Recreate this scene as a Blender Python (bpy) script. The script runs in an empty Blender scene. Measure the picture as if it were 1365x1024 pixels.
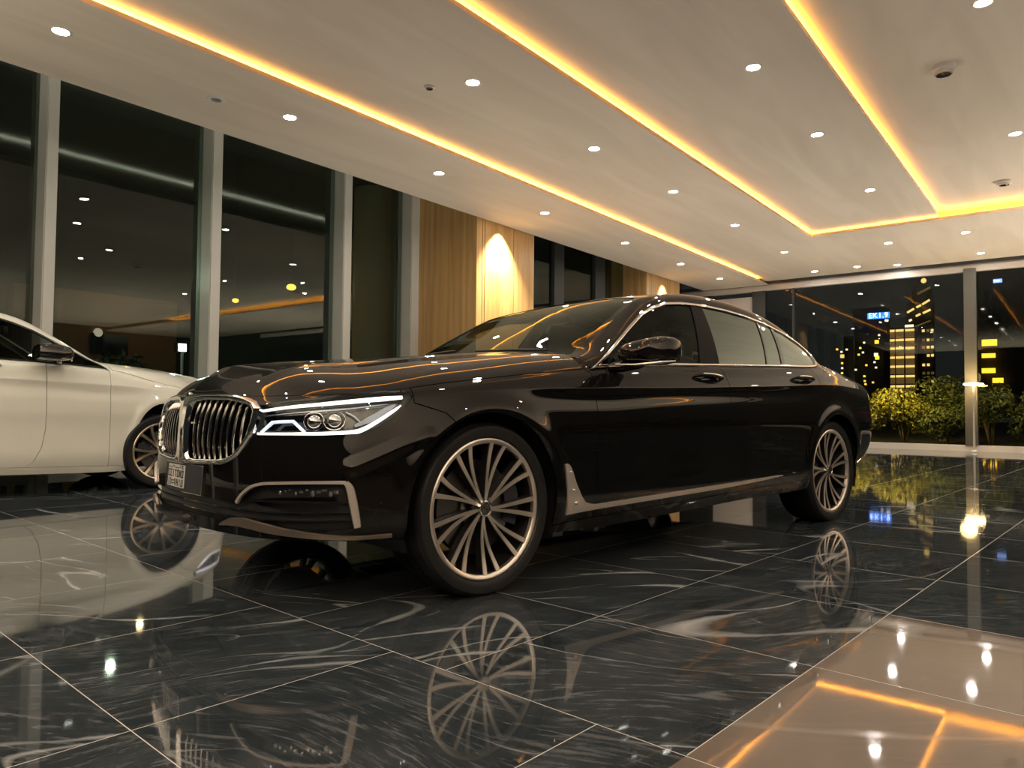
import bpy, bmesh, math, random
import numpy as np
from mathutils import Vector, Matrix, Euler
random.seed(7); np.random.seed(7)
C = bpy.context.scene.collection
PI = math.pi

# ================================================================= helpers
def tag(o, label=None, cat=None, group=None, kind=None):
    if label: o['label'] = label
    if cat: o['category'] = cat
    if group: o['group'] = group
    if kind: o['kind'] = kind
    return o
def empty(name, loc, rz=0, parent=None):
    o = bpy.data.objects.new(name, None); C.objects.link(o)
    o.location = loc; o.rotation_euler = (0, 0, rz); o.empty_display_size = .2
    if parent: o.parent = parent
    return o
class MB:
    def __init__(s): s.v = []; s.f = []; s.m = []
    def add(s, vs, fs, mi=0):
        b = len(s.v); s.v += [tuple(map(float, p)) for p in vs]
        s.f += [tuple(b+i for i in f) for f in fs]; s.m += [mi]*len(fs); return s
    def box(s, c, d, rz=0, mi=0):
        x, y, z = d[0]/2, d[1]/2, d[2]/2; ca, sa = math.cos(rz), math.sin(rz)
        vs = [(c[0]+a*x*ca-b*y*sa, c[1]+a*x*sa+b*y*ca, c[2]+e*z) for e in (-1, 1) for a, b in ((-1, -1), (1, -1), (1, 1), (-1, 1))]
        return s.add(vs, [(3, 2, 1, 0), (4, 5, 6, 7), (0, 1, 5, 4), (1, 2, 6, 5), (2, 3, 7, 6), (3, 0, 4, 7)], mi)
    def bar(s, p0, p1, w, h, up=(0, 0, 1), mi=0, taper=1.0):
        p0, p1 = Vector(p0), Vector(p1); d = (p1-p0).normalized(); sd = d.cross(Vector(up)).normalized(); u = sd.cross(d)
        vs = []
        for p, k in ((p0, 1), (p1, taper)):
            for a, b in ((-1, -1), (1, -1), (1, 1), (-1, 1)): vs.append(p+sd*(a*w/2*k)+u*(b*h/2*k))
        return s.add(vs, [(3, 2, 1, 0), (4, 5, 6, 7), (0, 1, 5, 4), (1, 2, 6, 5), (2, 3, 7, 6), (3, 0, 4, 7)], mi)
    def tube(s, pts, r, n=10, mi=0, caps=True):
        pts = [Vector(p) for p in pts]; m = len(pts); rr = r if hasattr(r, '__len__') else [r]*m
        t0 = (pts[1]-pts[0]).normalized(); a = t0.orthogonal().normalized(); vs = []
        for i, p in enumerate(pts):
            t = (pts[min(i+1, m-1)]-pts[max(i-1, 0)]).normalized()
            a = (a-t*a.dot(t)).normalized(); b = t.cross(a)
            vs += [p+(a*math.cos(2*PI*k/n)+b*math.sin(2*PI*k/n))*rr[i] for k in range(n)]
        fs = [(i*n+k, i*n+(k+1) % n, (i+1)*n+(k+1) % n, (i+1)*n+k) for i in range(m-1) for k in range(n)]
        if caps: fs += [tuple(range(n-1, -1, -1)), tuple((m-1)*n+k for k in range(n))]
        return s.add(vs, fs, mi)
    def lathe(s, prof, n=48, axis='z', c=(0, 0, 0), mi=0, close=False):
        """prof: (radius, height) pairs"""
        vs = []
        for r, h in prof:
            for k in range(n):
                a = 2*PI*k/n; p, q = r*math.cos(a), r*math.sin(a)
                vs.append((c[0]+p, c[1]+q, c[2]+h) if axis == 'z' else (c[0]+p, c[1]+h, c[2]-q))
        m = len(prof); L = m if close else m-1
        fs = [(i*n+k, i*n+(k+1) % n, ((i+1) % m)*n+(k+1) % n, ((i+1) % m)*n+k) for i in range(L) for k in range(n)]
        return s.add(vs, fs, mi)
    def grid(s, A, mi=0, flip=False):
        A = np.asarray(A, float); a, b = A.shape[:2]; i, j = np.meshgrid(np.arange(a-1), np.arange(b-1), indexing='ij')
        k = (i*b+j).ravel(); q = np.stack([k, k+b, k+b+1, k+1], 1)
        if flip: q = q[:, ::-1]
        return s.add(A.reshape(-1, 3), q.tolist(), mi)
    def prism(s, poly, y0, y1, mi=0):
        """poly: (x, z) outline extruded along y"""
        n = len(poly); vs = [(x, y0, z) for x, z in poly]+[(x, y1, z) for x, z in poly]
        return s.add(vs, [tuple(range(n)), tuple(range(2*n-1, n-1, -1))]+[(k, k+n, (k+1) % n+n, (k+1) % n) for k in range(n)], mi)
    def ball(s, c, r, nu=20, nv=12, e=1.0, mi=0):
        """(super)ellipsoid; r is a triple"""
        sg = lambda t: math.copysign(abs(t)**e, t); vs = []
        for j in range(nv+1):
            th = -PI/2+PI*j/nv
            for i in range(nu):
                ph = 2*PI*i/nu
                vs.append((c[0]+r[0]*sg(math.cos(th))*sg(math.cos(ph)), c[1]+r[1]*sg(math.cos(th))*sg(math.sin(ph)), c[2]+r[2]*sg(math.sin(th))))
        fs = [(j*nu+i, j*nu+(i+1) % nu, (j+1)*nu+(i+1) % nu, (j+1)*nu+i) for j in range(nv) for i in range(nu)]
        return s.add(vs, fs, mi)
    def build(s, name, mats, parent=None, smooth=40, loc=None, bevel=0, fixn=True):
        me = bpy.data.meshes.new(name); me.from_pydata(s.v, [], s.f)
        for m in (mats if isinstance(mats, (list, tuple)) else [mats]): me.materials.append(m)
        if any(s.m): me.polygons.foreach_set('material_index', s.m)
        if fixn or bevel:
            bm = bmesh.new(); bm.from_mesh(me)
            bmesh.ops.remove_doubles(bm, verts=bm.verts, dist=1e-6)
            if fixn: bmesh.ops.recalc_face_normals(bm, faces=bm.faces)
            if bevel:
                ed = [e for e in bm.edges if len(e.link_faces) == 2 and e.calc_face_angle(0) > .6]
                bmesh.ops.bevel(bm, geom=ed, offset=bevel, segments=2, profile=.6, affect='EDGES', clamp_overlap=True)
            bm.to_mesh(me); bm.free()
        if smooth:
            me.polygons.foreach_set('use_smooth', [True]*len(me.polygons)); me.set_sharp_from_angle(angle=math.radians(smooth))
        o = bpy.data.objects.new(name, me); C.objects.link(o)
        if loc: o.location = loc
        if parent: o.parent = parent
        return o

# ================================================================= materials
MATS = {}
def nodes(name):
    m = bpy.data.materials.new(name); m.use_nodes = True; nt = m.node_tree; MATS[name] = m
    return m, nt, nt.nodes, nt.links, nt.nodes['Principled BSDF']
def pbr(name, col, rough=.5, metal=0, coat=0, coat_r=.03, ior=1.5, emit=None, es=0, spec=None, bump=0, bscale=200, var=0):
    m, nt, N, L, b = nodes(name)
    b.inputs['Base Color'].default_value = (*col, 1); b.inputs['Roughness'].default_value = rough
    b.inputs['Metallic'].default_value = metal; b.inputs['IOR'].default_value = ior
    b.inputs['Coat Weight'].default_value = coat; b.inputs['Coat Roughness'].default_value = coat_r
    if spec is not None: b.inputs['Specular IOR Level'].default_value = spec
    if emit: b.inputs['Emission Color'].default_value = (*emit, 1); b.inputs['Emission Strength'].default_value = es
    if bump or var:
        tc = N.new('ShaderNodeTexCoord'); nz = N.new('ShaderNodeTexNoise'); nz.inputs['Scale'].default_value = bscale; nz.inputs['Detail'].default_value = 4
        L.new(tc.outputs['Object'], nz.inputs['Vector'])
        if bump:
            bp = N.new('ShaderNodeBump'); bp.inputs['Strength'].default_value = bump; bp.inputs['Distance'].default_value = .01
            L.new(nz.outputs['Fac'], bp.inputs['Height']); L.new(bp.outputs['Normal'], b.inputs['Normal'])
        if var:
            mx = N.new('ShaderNodeMix'); mx.data_type = 'RGBA'; L.new(nz.outputs['Fac'], mx.inputs['Factor'])
            mx.inputs['A'].default_value = (*[c*(1-var) for c in col], 1); mx.inputs['B'].default_value = (*[min(1, c*(1+var)) for c in col], 1)
            L.new(mx.outputs['Result'], b.inputs['Base Color'])
    return m
def glass(name, tint, ior=1.5, rough=0.0, scale=1.0):
    """thin pane: see-through with a mirror reflection that grows towards grazing angles"""
    m, nt, N, L, b = nodes(name); N.remove(b); out = N['Material Output']
    tr = N.new('ShaderNodeBsdfTransparent'); tr.inputs['Color'].default_value = (*tint, 1)
    gl = N.new('ShaderNodeBsdfGlossy'); gl.inputs['Roughness'].default_value = rough; gl.inputs['Color'].default_value = (.88, 1, .93, 1)
    fr = N.new('ShaderNodeFresnel'); fr.inputs['IOR'].default_value = ior
    ge = N.new('ShaderNodeNewGeometry'); inv = N.new('ShaderNodeMath'); inv.operation = 'SUBTRACT'; inv.inputs[0].default_value = scale
    mu = N.new('ShaderNodeMath'); mu.operation = 'MULTIPLY'; mx = N.new('ShaderNodeMixShader')
    L.new(ge.outputs['Backfacing'], inv.inputs[1]); L.new(fr.outputs['Fac'], mu.inputs[0]); L.new(inv.outputs[0], mu.inputs[1])
    mu.use_clamp = True
    L.new(mu.outputs[0], mx.inputs[0]); L.new(tr.outputs[0], mx.inputs[1]); L.new(gl.outputs[0], mx.inputs[2]); L.new(mx.outputs[0], out.inputs['Surface'])
    return m
def emis(name, col, st):
    m, nt, N, L, b = nodes(name); b.inputs['Base Color'].default_value = (*[min(1, c) for c in col], 1)
    b.inputs['Emission Color'].default_value = (*col, 1); b.inputs['Emission Strength'].default_value = st; return m

paint_black = pbr('black_metallic_paint', (.0028, .0025, .0024), .5, 0, .80, .012, ior=1.45, spec=.03)
paint_white = pbr('pearl_white_paint', (.74, .735, .64), .35, 0, 1.0, .015)
chrome = pbr('chrome', (.88, .87, .85), .07, 1)
chrome_dark = pbr('dark_chrome', (.55, .54, .53), .10, 1)
satin = pbr('satin_aluminium', (.66, .60, .54), .38, .75)
machined = pbr('machined_alloy', (.88, .80, .71), .34, 1)
alloy_dark = pbr('dark_alloy', (.055, .052, .05), .32, .8)
alloy_bronze = pbr('bronze_alloy', (.70, .58, .42), .3, 1)
rubber = pbr('tyre_rubber', (.010, .010, .011), .42, spec=.45)
plastic = pbr('black_plastic', (.008, .008, .009), .45)
gloss_black = pbr('gloss_black_trim', (.004, .004, .005), .08, 0, 1, .02)
plate_slate = pbr('slate_plate', (.018, .022, .028), .45)
plate_white = pbr('pale_plate_print', (.50, .50, .47), .5)
ink = pbr('black_ink', (.006, .006, .006), .5)
leather = pbr('tan_leather', (.07, .055, .04), .5, bump=.1, bscale=120)
cabin = pbr('dark_cabin', (.012, .012, .013), .6)
disc_steel = pbr('brake_disc_steel', (.22, .21, .20), .35, 1)
caliper_m = pbr('dark_caliper', (.05, .05, .06), .35, .3)
matte_black = pbr('matte_black', (.006, .006, .006), .6, spec=.1)
satin_bronze = pbr('satin_bronze', (.36, .29, .24), .30, .9)
lamp_steel = pbr('blue_lamp_steel', (.30, .36, .46), .25, 1)
gold = pbr('warm_brass', (.75, .55, .28), .25, 1)
car_glass = glass('tinted_car_glass', (.34, .36, .35), 1.22)
dark_glass = glass('privacy_car_glass', (.06, .06, .055), 1.6, 0, 2.2)
shield_glass = glass('windscreen_glass', (.45, .47, .43), 1.5, 0, .70)
lens_glass = glass('lamp_lens', (.92, .93, .95), 1.45)
drl = emis('daytime_light', (1.0, .97, .93), 1.25)
drl_dim = emis('daytime_light_dim', (.75, .86, 1.0), .55)
tail_red = pbr('tail_lamp_red', (.03, .004, .003), .1, 0, 1, .02)
# ---------------------------------------------------------------- car master surfaces (half car, w = |y|)
def cr(pts, t):
    """Catmull-Rom through pts (n,d) at params t in [0,n-1]."""
    P = np.asarray(pts, float); n = len(P)
    Q = np.vstack([2*P[0]-P[1], P, 2*P[-1]-P[-2]])
    i = np.clip(np.floor(t).astype(int), 0, n-2); f = (t-i)[:, None]
    p0, p1, p2, p3 = Q[i], Q[i+1], Q[i+2], Q[i+3]
    return 0.5*((2*p1)+(-p0+p2)*f+(2*p0-5*p1+4*p2-p3)*f**2+(-p0+3*p1-3*p2+p3)*f**3)
def resample(pts, n, fine=60):
    """smooth curve through pts resampled to n points of equal arc length; also the arc length"""
    t = np.linspace(0, len(pts)-1, (len(pts)-1)*fine+1)
    q = cr(pts, t); L = np.concatenate([[0], np.cumsum(np.linalg.norm(np.diff(q, axis=0), axis=1))])
    u = np.linspace(0, L[-1], n)
    return np.stack([np.interp(u, L, q[:, k]) for k in range(q.shape[1])], 1), u, L[-1]
def pchip(xk, yk, x):
    xk = np.asarray(xk, float); yk = np.asarray(yk, float)
    h = np.diff(xk); d = np.diff(yk)/h; m = np.zeros(len(xk))
    for i in range(1, len(xk)-1):
        if d[i-1]*d[i] > 0:
            w1 = 2*h[i]+h[i-1]; w2 = h[i]+2*h[i-1]
            m[i] = (w1+w2)/(w1/d[i-1]+w2/d[i])
    m[0], m[-1] = d[0], d[-1]
    i = np.clip(np.searchsorted(xk, x)-1, 0, len(xk)-2); t = (x-xk[i])/h[i]
    return (1+2*t)*(1-t)**2*yk[i]+t*(1-t)**2*h[i]*m[i]+t*t*(3-2*t)*yk[i+1]+t*t*(t-1)*h[i]*m[i+1]

PLAN = [(-.905,0),(-.898,.2),(-.872,.42),(-.815,.63),(-.72,.775),(-.60,.862),(-.45,.912),(-.3,.935),(-.05,.947),
        (.3,.945),(.7,.940),(1.2,.941),(1.8,.943),(2.4,.945),(2.85,.950),(3.2,.952),(3.5,.945),(3.77,.925),
        (3.98,.885),(4.10,.81),(4.18,.70),(4.24,.5),(4.275,.25),(4.28,0)]
NS, NV = 620, 92
plan, U, ULEN = resample(PLAN, NS)
tang = np.gradient(plan, axis=0); tang /= np.linalg.norm(tang, axis=1)[:, None]
inw = np.stack([tang[:, 1], -tang[:, 0]], 1)        # inward plan normal (x, w)
# keys in arc length u: front centre, grille edge, lamp corner, front arch, door, rear door, rear arch, rear corner, rear centre
def u_at_x(x):
    side = (U > 1.0) & (U < ULEN-1.0)
    return np.interp(x, plan[side, 0], U[side])
KEY = [0, .53, .92, u_at_x(-.1), u_at_x(.7), u_at_x(1.2), u_at_x(2.4), u_at_x(3.2), ULEN-.85, ULEN]
ZK = np.array([
 [.282,.325,.385,.455,.53,.60,.67,.725,.77,.80,.824],
 [.285,.325,.38,.445,.51,.58,.645,.70,.745,.78,.806],
 [.286,.325,.38,.45,.52,.59,.655,.71,.76,.795,.815],
 [.245,.30,.39,.49,.59,.68,.755,.805,.84,.862,.880],
 [.205,.27,.355,.455,.56,.665,.755,.82,.873,.930,.966],
 [.215,.275,.36,.46,.57,.68,.78,.845,.886,.955,.998],
 [.245,.295,.375,.47,.58,.69,.80,.88,.930,1.0,1.045],
 [.25,.30,.39,.50,.60,.71,.82,.91,.962,1.02,1.072],
 [.25,.315,.40,.50,.60,.71,.80,.875,.925,.965,.995],
 [.25,.315,.41,.50,.60,.70,.80,.88,.935,.98,1.01]])
DK = np.array([
 [.0,.0,.0,.0,.0,.0,.002,.006,.011,.017,.030],
 [.0,0,0,0,.003,.008,.016,.025,.034,.044,.062],
 [.015,.008,.004,0,0,.01,.02,.028,.037,.05,.075],
 [.05,.02,.005,0,0,.0,.008,.018,.030,.045,.068],
 [.06,.035,.012,.010,.008,.0,.004,.014,.0095,.040,.074],
 [.06,.035,.012,.010,.008,.0,.004,.015,.010,.043,.082],
 [.06,.035,.012,.010,.006,0,.004,.014,.011,.048,.092],
 [.06,.03,.01,.0,0,0,.005,.012,.018,.055,.105],
 [.25,.17,.085,.03,.008,.005,.012,.022,.035,.06,.11],
 [.2,.12,.05,.01,0,.01,.03,.045,.05,.07,.10]])
zring = np.stack([pchip(KEY, ZK[:, k], U) for k in range(11)], 1)   # NS x 11
dring = np.stack([pchip(KEY, DK[:, k], U) for k in range(11)], 1)
VF = np.linspace(0, 10, NV)
CREASE = 8
def fan(a):                                                          # interpolate 11 ring values to NV with a crease at ring 8
    out = np.zeros((a.shape[0], NV))
    lo = VF <= CREASE
    for s in range(a.shape[0]):
        out[s, lo] = cr(a[s, :CREASE+1, None], VF[lo])[:, 0]
        out[s, ~lo] = cr(a[s, CREASE:, None], VF[~lo]-CREASE)[:, 0]
    return out
zt, dt = fan(zring), fan(dring)
AX0, AX1, RW, ZW = 0.0, 3.21, .905, .355
xx = plan[:, 0:1]+inw[:, 0:1]*dt; ww = plan[:, 1:2]+inw[:, 1:2]*dt
for ax in (AX0, AX1):                                                # wheel-arch flares
    r = np.hypot(xx-ax, zt-ZW)
    b = np.where(plan[:, 1:2] > .8, .014*np.exp(-((r-.415)/.045)**2), 0)
    xx = xx-inw[:, 0:1]*b; ww = ww-inw[:, 1:2]*b
def seg_d(px, pz, a, b):
    e = np.subtract(b, a); t = np.clip(((px-a[0])*e[0]+(pz-a[1])*e[1])/(e@e), 0, 1); return np.hypot(px-a[0]-t*e[0], pz-a[1]-t*e[1])
_u = np.repeat(U[:, None], NV, 1)                                     # character line on the front corner
b = .007*np.clip(1-seg_d(_u, zt, (.955, .548), (1.25, .665))/.035, 0, 1)
xx = xx-inw[:, 0:1]*b; ww = ww-inw[:, 1:2]*b
TUB = np.stack([xx, ww, zt], -1)                                     # NS x NV x 3
TUBU = np.repeat(U[:, None], NV, 1)
crest = TUB[:, -1]
ctan = TUB[:, -1]-TUB[:, -3]; ctan /= np.linalg.norm(ctan, axis=1)[:, None]
# hood and boot lid: fans from the crest to a centre line
def hermite(E, T, C, D, n):
    q = np.linspace(0, 1, n)[None, :, None]
    E, T, C, D = [a[:, None, :] for a in (E, T, C, D)]
    return (2*q**3-3*q**2+1)*E+(q**3-2*q**2+q)*T+(-2*q**3+3*q**2)*C+(q**3-q**2)*D
def topfan(idx, cx, cz, n, mag=1.0):
    E = crest[idx]; T = ctan[idx]
    x = np.interp(np.linspace(0, 1, len(idx)), np.linspace(0, 1, len(cx)), cx) if len(cx) != len(idx) else cx
    z, sl = cz(x)
    C = np.stack([x, 0*x, z], 1)
    ch = C-E; hl = np.hypot(ch[:, 0], ch[:, 1])
    D = np.stack([ch[:, 0], ch[:, 1], sl*ch[:, 0]], 1)
    return hermite(E, T*np.linalg.norm(ch, axis=1)[:, None]*mag, C, D*.9, n)
HC = np.array([(-.92,.74),(-.86,.86),(-.80,.912),(-.70,.946),(-.5,.972),(-.2,1.000),(.2,1.028),(.62,1.050)])
def hoodc(x):
    z = pchip(HC[:, 0], HC[:, 1], x); e = 1e-3
    return z, (pchip(HC[:, 0], HC[:, 1], x+e)-pchip(HC[:, 0], HC[:, 1], x-e))/(2*e)
iH = np.where(U <= u_at_x(.70))[0]
fr = U[iH]/U[iH][-1]
HOOD = topfan(iH, -.74+1.32*fr**1.05, hoodc, 70, .75)
HOODU = np.repeat(U[iH][:, None], 70, 1)
TC = np.array([(3.5,1.14),(3.75,1.115),(3.95,1.09),(4.15,1.06),(4.36,1.03)])
def trunkc(x):
    z = pchip(TC[:, 0], TC[:, 1], x); e = 1e-3
    return z, (pchip(TC[:, 0], TC[:, 1], x+e)-pchip(TC[:, 0], TC[:, 1], x-e))/(2*e)
iT = np.where(U >= u_at_x(3.28))[0]
fr = (U[iT]-U[iT][0])/(U[iT][-1]-U[iT][0])
TRUNK = topfan(iT, 3.72+.46*fr, trunkc, 40, .7)
# greenhouse curves (x, w, z)
C1P = [(.66,.880,.962),(.80,.850,1.045),(.93,.815,1.125),(1.09,.765,1.217),(1.255,.715,1.305),(1.40,.682,1.362),(1.54,.665,1.402),(1.72,.655,1.424),
       (1.95,.650,1.434),(2.2,.652,1.430),(2.45,.657,1.413),(2.70,.667,1.380),(2.93,.684,1.330),(3.10,.705,1.272),(3.205,.735,1.205),(3.25,.775,1.135),(3.28,.825,1.085)]
C2P = [(.655,.79,1.022),(.78,.735,1.075),(.90,.712,1.150),(1.05,.683,1.240),(1.20,.650,1.325),(1.34,.62,1.393),(1.50,.598,1.440),(1.72,.585,1.477),
       (1.95,.578,1.495),(2.2,.574,1.500),(2.45,.570,1.490),(2.70,.566,1.464),(2.93,.560,1.415),(3.12,.55,1.345),(3.28,.545,1.27),(3.42,.555,1.19),(3.55,.58,1.125)]
CCP = [(.590,1.050),(.70,1.113),(.86,1.195),(1.05,1.283),(1.24,1.366),(1.41,1.432),(1.56,1.474),(1.75,1.503),
       (1.97,1.519),(2.2,1.524),(2.45,1.518),(2.72,1.497),(2.98,1.454),(3.23,1.385),(3.45,1.305),(3.64,1.215),(3.80,1.125)]
NG = 360
tg = np.linspace(0, len(C1P)-1, NG)
C1, C2, CC = cr(C1P, tg), cr(C2P, tg), cr(CCP, tg)
n2 = 16                                                              # band between the side glass and the roof
q = np.linspace(0, 1, n2)
mid = np.stack([.5*(C1[:, 0]+C2[:, 0]), .62*C1[:, 1]+.38*C2[:, 1]+.012, .30*C1[:, 2]+.70*C2[:, 2]+.004], 1)
BAND = ((1-q)**2)[None, :, None]*C1[:, None]+(2*q*(1-q))[None, :, None]*mid[:, None]+(q**2)[None, :, None]*C2[:, None]
n3 = 48
q = np.linspace(0, 1, n3)[None, :, None]                             # 0 at the edge, 1 at the centre
g = 1-(1-q)**2.1
cc3 = np.stack([CC[:, 0], 0*CC[:, 0], CC[:, 1]], 1)[:, None]
ROOF = C2[:, None]*(1-g)+cc3*g
ROOF[..., 1] = (C2[:, None, 1:2]*(1-q))[..., 0]
ROOFT = np.repeat(tg[:, None], n3, 1); ROOFQ = np.repeat(q[0, :, 0][None], NG, 0)
# side glass plane between the belt and C1
m1 = (C1[:, 0] >= .66)
bx = C1[:, 0]
sd = (U > u_at_x(.3)) & (U < u_at_x(4.0))
bl = np.stack([bx, np.interp(bx, crest[sd, 0], crest[sd, 1]), np.interp(bx, crest[sd, 0], crest[sd, 2])], 1)
n1 = 70
q = np.linspace(0, 1, n1)[None, :, None]
SIDE = bl[:, None]*(1-q)+C1[:, None]*q
SIDE[..., 1] += .016*(4*q*(1-q))[..., 0]*np.clip((C1[:, 2]-bl[:, 2])/.4, 0, 1)[:, None]
EXPO = 0.18
FILL = 2200
LAMP = 300

# ================================================================= cutting panels out of the car surfaces
def gridpatch(A, Cx, zero_w=()):
    a, b = A.shape[:2]
    du = np.gradient(A, axis=0); dv = np.gradient(A, axis=1)
    n = np.cross(du, dv); ln = np.linalg.norm(n, axis=-1, keepdims=True)
    n = n/np.maximum(ln, 1e-12)
    bad = (ln[..., 0] < 1e-10)
    ctr = np.array([1.7, 0, .5]); sgn = np.sign(np.sum(n*(A-ctr), axis=-1)[~bad].sum()); n = n*sgn
    if bad.any():
        for i, j in np.argwhere(bad):
            n[i, j] = n[min(i+1, a-1), min(max(j, 1), b-2)]
    n[np.abs(A[..., 1]) < 1e-5, 1] = 0
    n /= np.maximum(np.linalg.norm(n, axis=-1, keepdims=True), 1e-9)
    i, j = np.meshgrid(np.arange(a-1), np.arange(b-1), indexing='ij'); k = (i*b+j).ravel()
    q = np.stack([k, k+b, k+b+1, k+1], 1)
    if sgn < 0: q = q[:, ::-1]
    return dict(v=A.reshape(-1, 3), n=n.reshape(-1, 3), c=Cx.reshape(-1, Cx.shape[-1]), q=q, p=[])
def clip(P, F):
    F = np.asarray(F, float); pos = F >= 0
    v, n, c = [list(P[k]) for k in 'vnc']; Fl = list(F)
    cnt = pos[P['q']].sum(1) if len(P['q']) else np.zeros(0)
    keep = P['q'][cnt == 4]; cut = [tuple(r) for r in P['q'][(cnt > 0) & (cnt < 4)]]
    polys = []
    for p in P['p']:
        s = sum(bool(pos[i]) for i in p)
        if s == len(p): polys.append(p)
        elif s: cut.append(p)
    cache = {}
    def mid(i, j):
        k = (i, j) if i < j else (j, i)
        if k not in cache:
            a, b = k; t = F[a]/(F[a]-F[b]); t = min(max(t, 0), 1)
            v.append(P['v'][a]*(1-t)+P['v'][b]*t); n.append(P['n'][a]*(1-t)+P['n'][b]*t); c.append(P['c'][a]*(1-t)+P['c'][b]*t)
            cache[k] = len(v)-1
        return cache[k]
    for p in cut:
        r = []
        for a, b in zip(p, p[1:]+p[:1]):
            if pos[a]: r.append(int(a))
            if pos[a] != pos[b]: r.append(mid(int(a), int(b)))
        if len(r) > 2: polys.append(tuple(r))
    return dict(v=np.array(v), n=np.array(n), c=np.array(c), q=keep, p=polys)
def compact(P):
    used = np.zeros(len(P['v']), bool)
    if len(P['q']): used[P['q'].ravel()] = True
    for p in P['p']: used[list(p)] = True
    new = np.cumsum(used)-1
    return dict(v=P['v'][used], n=P['n'][used], c=P['c'][used], q=new[P['q']] if len(P['q']) else P['q'], p=[tuple(int(new[i]) for i in p) for p in P['p']])
def sd(poly, x, y):
    """signed distance to a polygon, positive inside"""
    P = np.asarray(poly, float); Q = np.roll(P, -1, axis=0); d = np.full(x.shape, 1e9); ins = np.zeros(x.shape, bool)
    for (ax, ay), (bx, by) in zip(P, Q):
        ex, ey = bx-ax, by-ay; t = np.clip(((x-ax)*ex+(y-ay)*ey)/max(ex*ex+ey*ey, 1e-12), 0, 1)
        d = np.minimum(d, np.hypot(x-ax-t*ex, y-ay-t*ey))
        c = (ay > y) != (by > y)
        with np.errstate(divide='ignore', invalid='ignore'):
            ins ^= c & (x < (bx-ax)*(y-ay)/np.where(by == ay, 1e-12, by-ay)+ax)
    return np.where(ins, d, -d)
def cut(P, *fs):
    for f in fs: P = compact(clip(P, f(P['c'])))
    return P
def shell(patches, name, mat, parent, sides='nf', thick=.012, off=0.0, offf=None, autonorm=False, smooth=None):
    """panel mesh: outer skin plus a returned edge; sides n = near (y=-w), f = far (y=+w)"""
    V, Nn, Fc = [], [], []; base = 0
    for P in patches:
        if not len(P['q']) and not P['p']: continue
        o = off if offf is None else offf(P['c'])[:, None]
        v0 = P['v']+P['n']*o
        polys = [tuple(int(i) for i in r) for r in P['q']]+list(P['p'])
        cnt = {}
        for p in polys:
            for a, b in zip(p, p[1:]+p[:1]):
                k = (a, b) if a < b else (b, a); cnt[k] = None if k in cnt else (a, b)
        rim = [e for e in cnt.values() if e is not None and not (abs(v0[e[0]][1]) < 1e-4 and abs(v0[e[1]][1]) < 1e-4)]
        for s in sides:
            sg = np.array([1, -1 if s == 'n' else 1, 1.0])
            vv = v0*sg; nn = P['n']*sg; flip = (s == 'n')
            V.append(vv); Nn.append(nn)
            Fc += [tuple(base+i for i in (p[::-1] if flip else p)) for p in polys]; base += len(vv)
            if thick:
                rv, rn, rf = [], [], []
                for a, b in rim:
                    k = len(rv); e = vv[b]-vv[a]; w = np.cross(e, nn[a]); l = np.linalg.norm(w)
                    if l < 1e-9: continue
                    w = w/l*(1 if not flip else -1)
                    rv += [vv[a], vv[b], vv[b]-nn[b]*thick, vv[a]-nn[a]*thick]; rn += [w]*4
                    rf.append((base+k, base+k+3, base+k+2, base+k+1) if not flip else (base+k, base+k+1, base+k+2, base+k+3))
                if rv:
                    V.append(np.array(rv)); Nn.append(np.array(rn)); Fc += rf; base += len(rv)
    if not V: return None
    V = np.vstack(V); Nn = np.vstack(Nn)
    me = bpy.data.meshes.new(name); me.from_pydata(V.tolist(), [], Fc); me.materials.append(mat)
    me.polygons.foreach_set('use_smooth', [True]*len(me.polygons))
    if smooth: me.set_sharp_from_angle(angle=math.radians(smooth))
    if not autonorm:
        ln = np.linalg.norm(Nn, axis=1, keepdims=True); Nn = Nn/np.maximum(ln, 1e-9)
        me.normals_split_custom_set_from_vertices(Nn.tolist())
    ob = bpy.data.objects.new(name, me); C.objects.link(ob)
    if parent: ob.parent = parent
    return ob

# ---- outlines, in arc length u along the body and height z, or in side view x and z
HEAD = [(.536,.767),(.667,.787),(.825,.802),(.963,.818),(1.10,.829),(1.164,.832),(1.19,.826),(1.199,.812),(1.187,.795),(1.111,.729),(1.05,.694),(.995,.672),(.847,.665),(.688,.661),(.531,.660)]
GR_HALF = [(.20,.816),(.36,.811),(.45,.800),(.515,.785),(.546,.764),(.538,.70),(.529,.66),(.49,.61),(.455,.577),(.40,.553),(.349,.540),(.2,.533),(.074,.530)]
GRILLE = [(-.02,.817)]+GR_HALF+[(-.02,.530)]
KIDNEY = [(.052,.700),(.060,.765),(.09,.785),(.16,.792),(.33,.790),(.43,.779),(.49,.765),(.512,.742),(.506,.70),(.497,.655),(.462,.612),(.425,.583),(.375,.566),(.30,.558),(.15,.553),(.075,.553),(.054,.575)]
INTAKE = [(-.02,.408),(.30,.407),(.470,.405),(.529,.449),(.582,.476),(.656,.484),(.80,.490),(.935,.490),(.947,.478),(.973,.333),(.93,.322),(.75,.328),(.6,.348),(.50,.356),(.413,.342),(.3,.332),(-.02,.332)]
SEAM = [(-1,2),(1.203,2),(1.203,.786),(1.333,.749),(1.574,.5),(1.50,-1),(-1,-1)]
FENDER = [(1.203,2),(1.203,.786),(1.333,.749),(1.574,.5),(1.85,.252),(2.226,.262),(2.226,2)]
DOOR_F = [(2.226,2),(2.226,.262),(3.397,.292),(3.397,2)]
DOOR_R = [(3.397,2),(3.397,.292),(4.22,.315),(4.25,.45),(4.31,.60),(4.42,.74),(4.52,.88),(4.57,1.0),(4.60,1.4),(4.6,2)]
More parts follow.
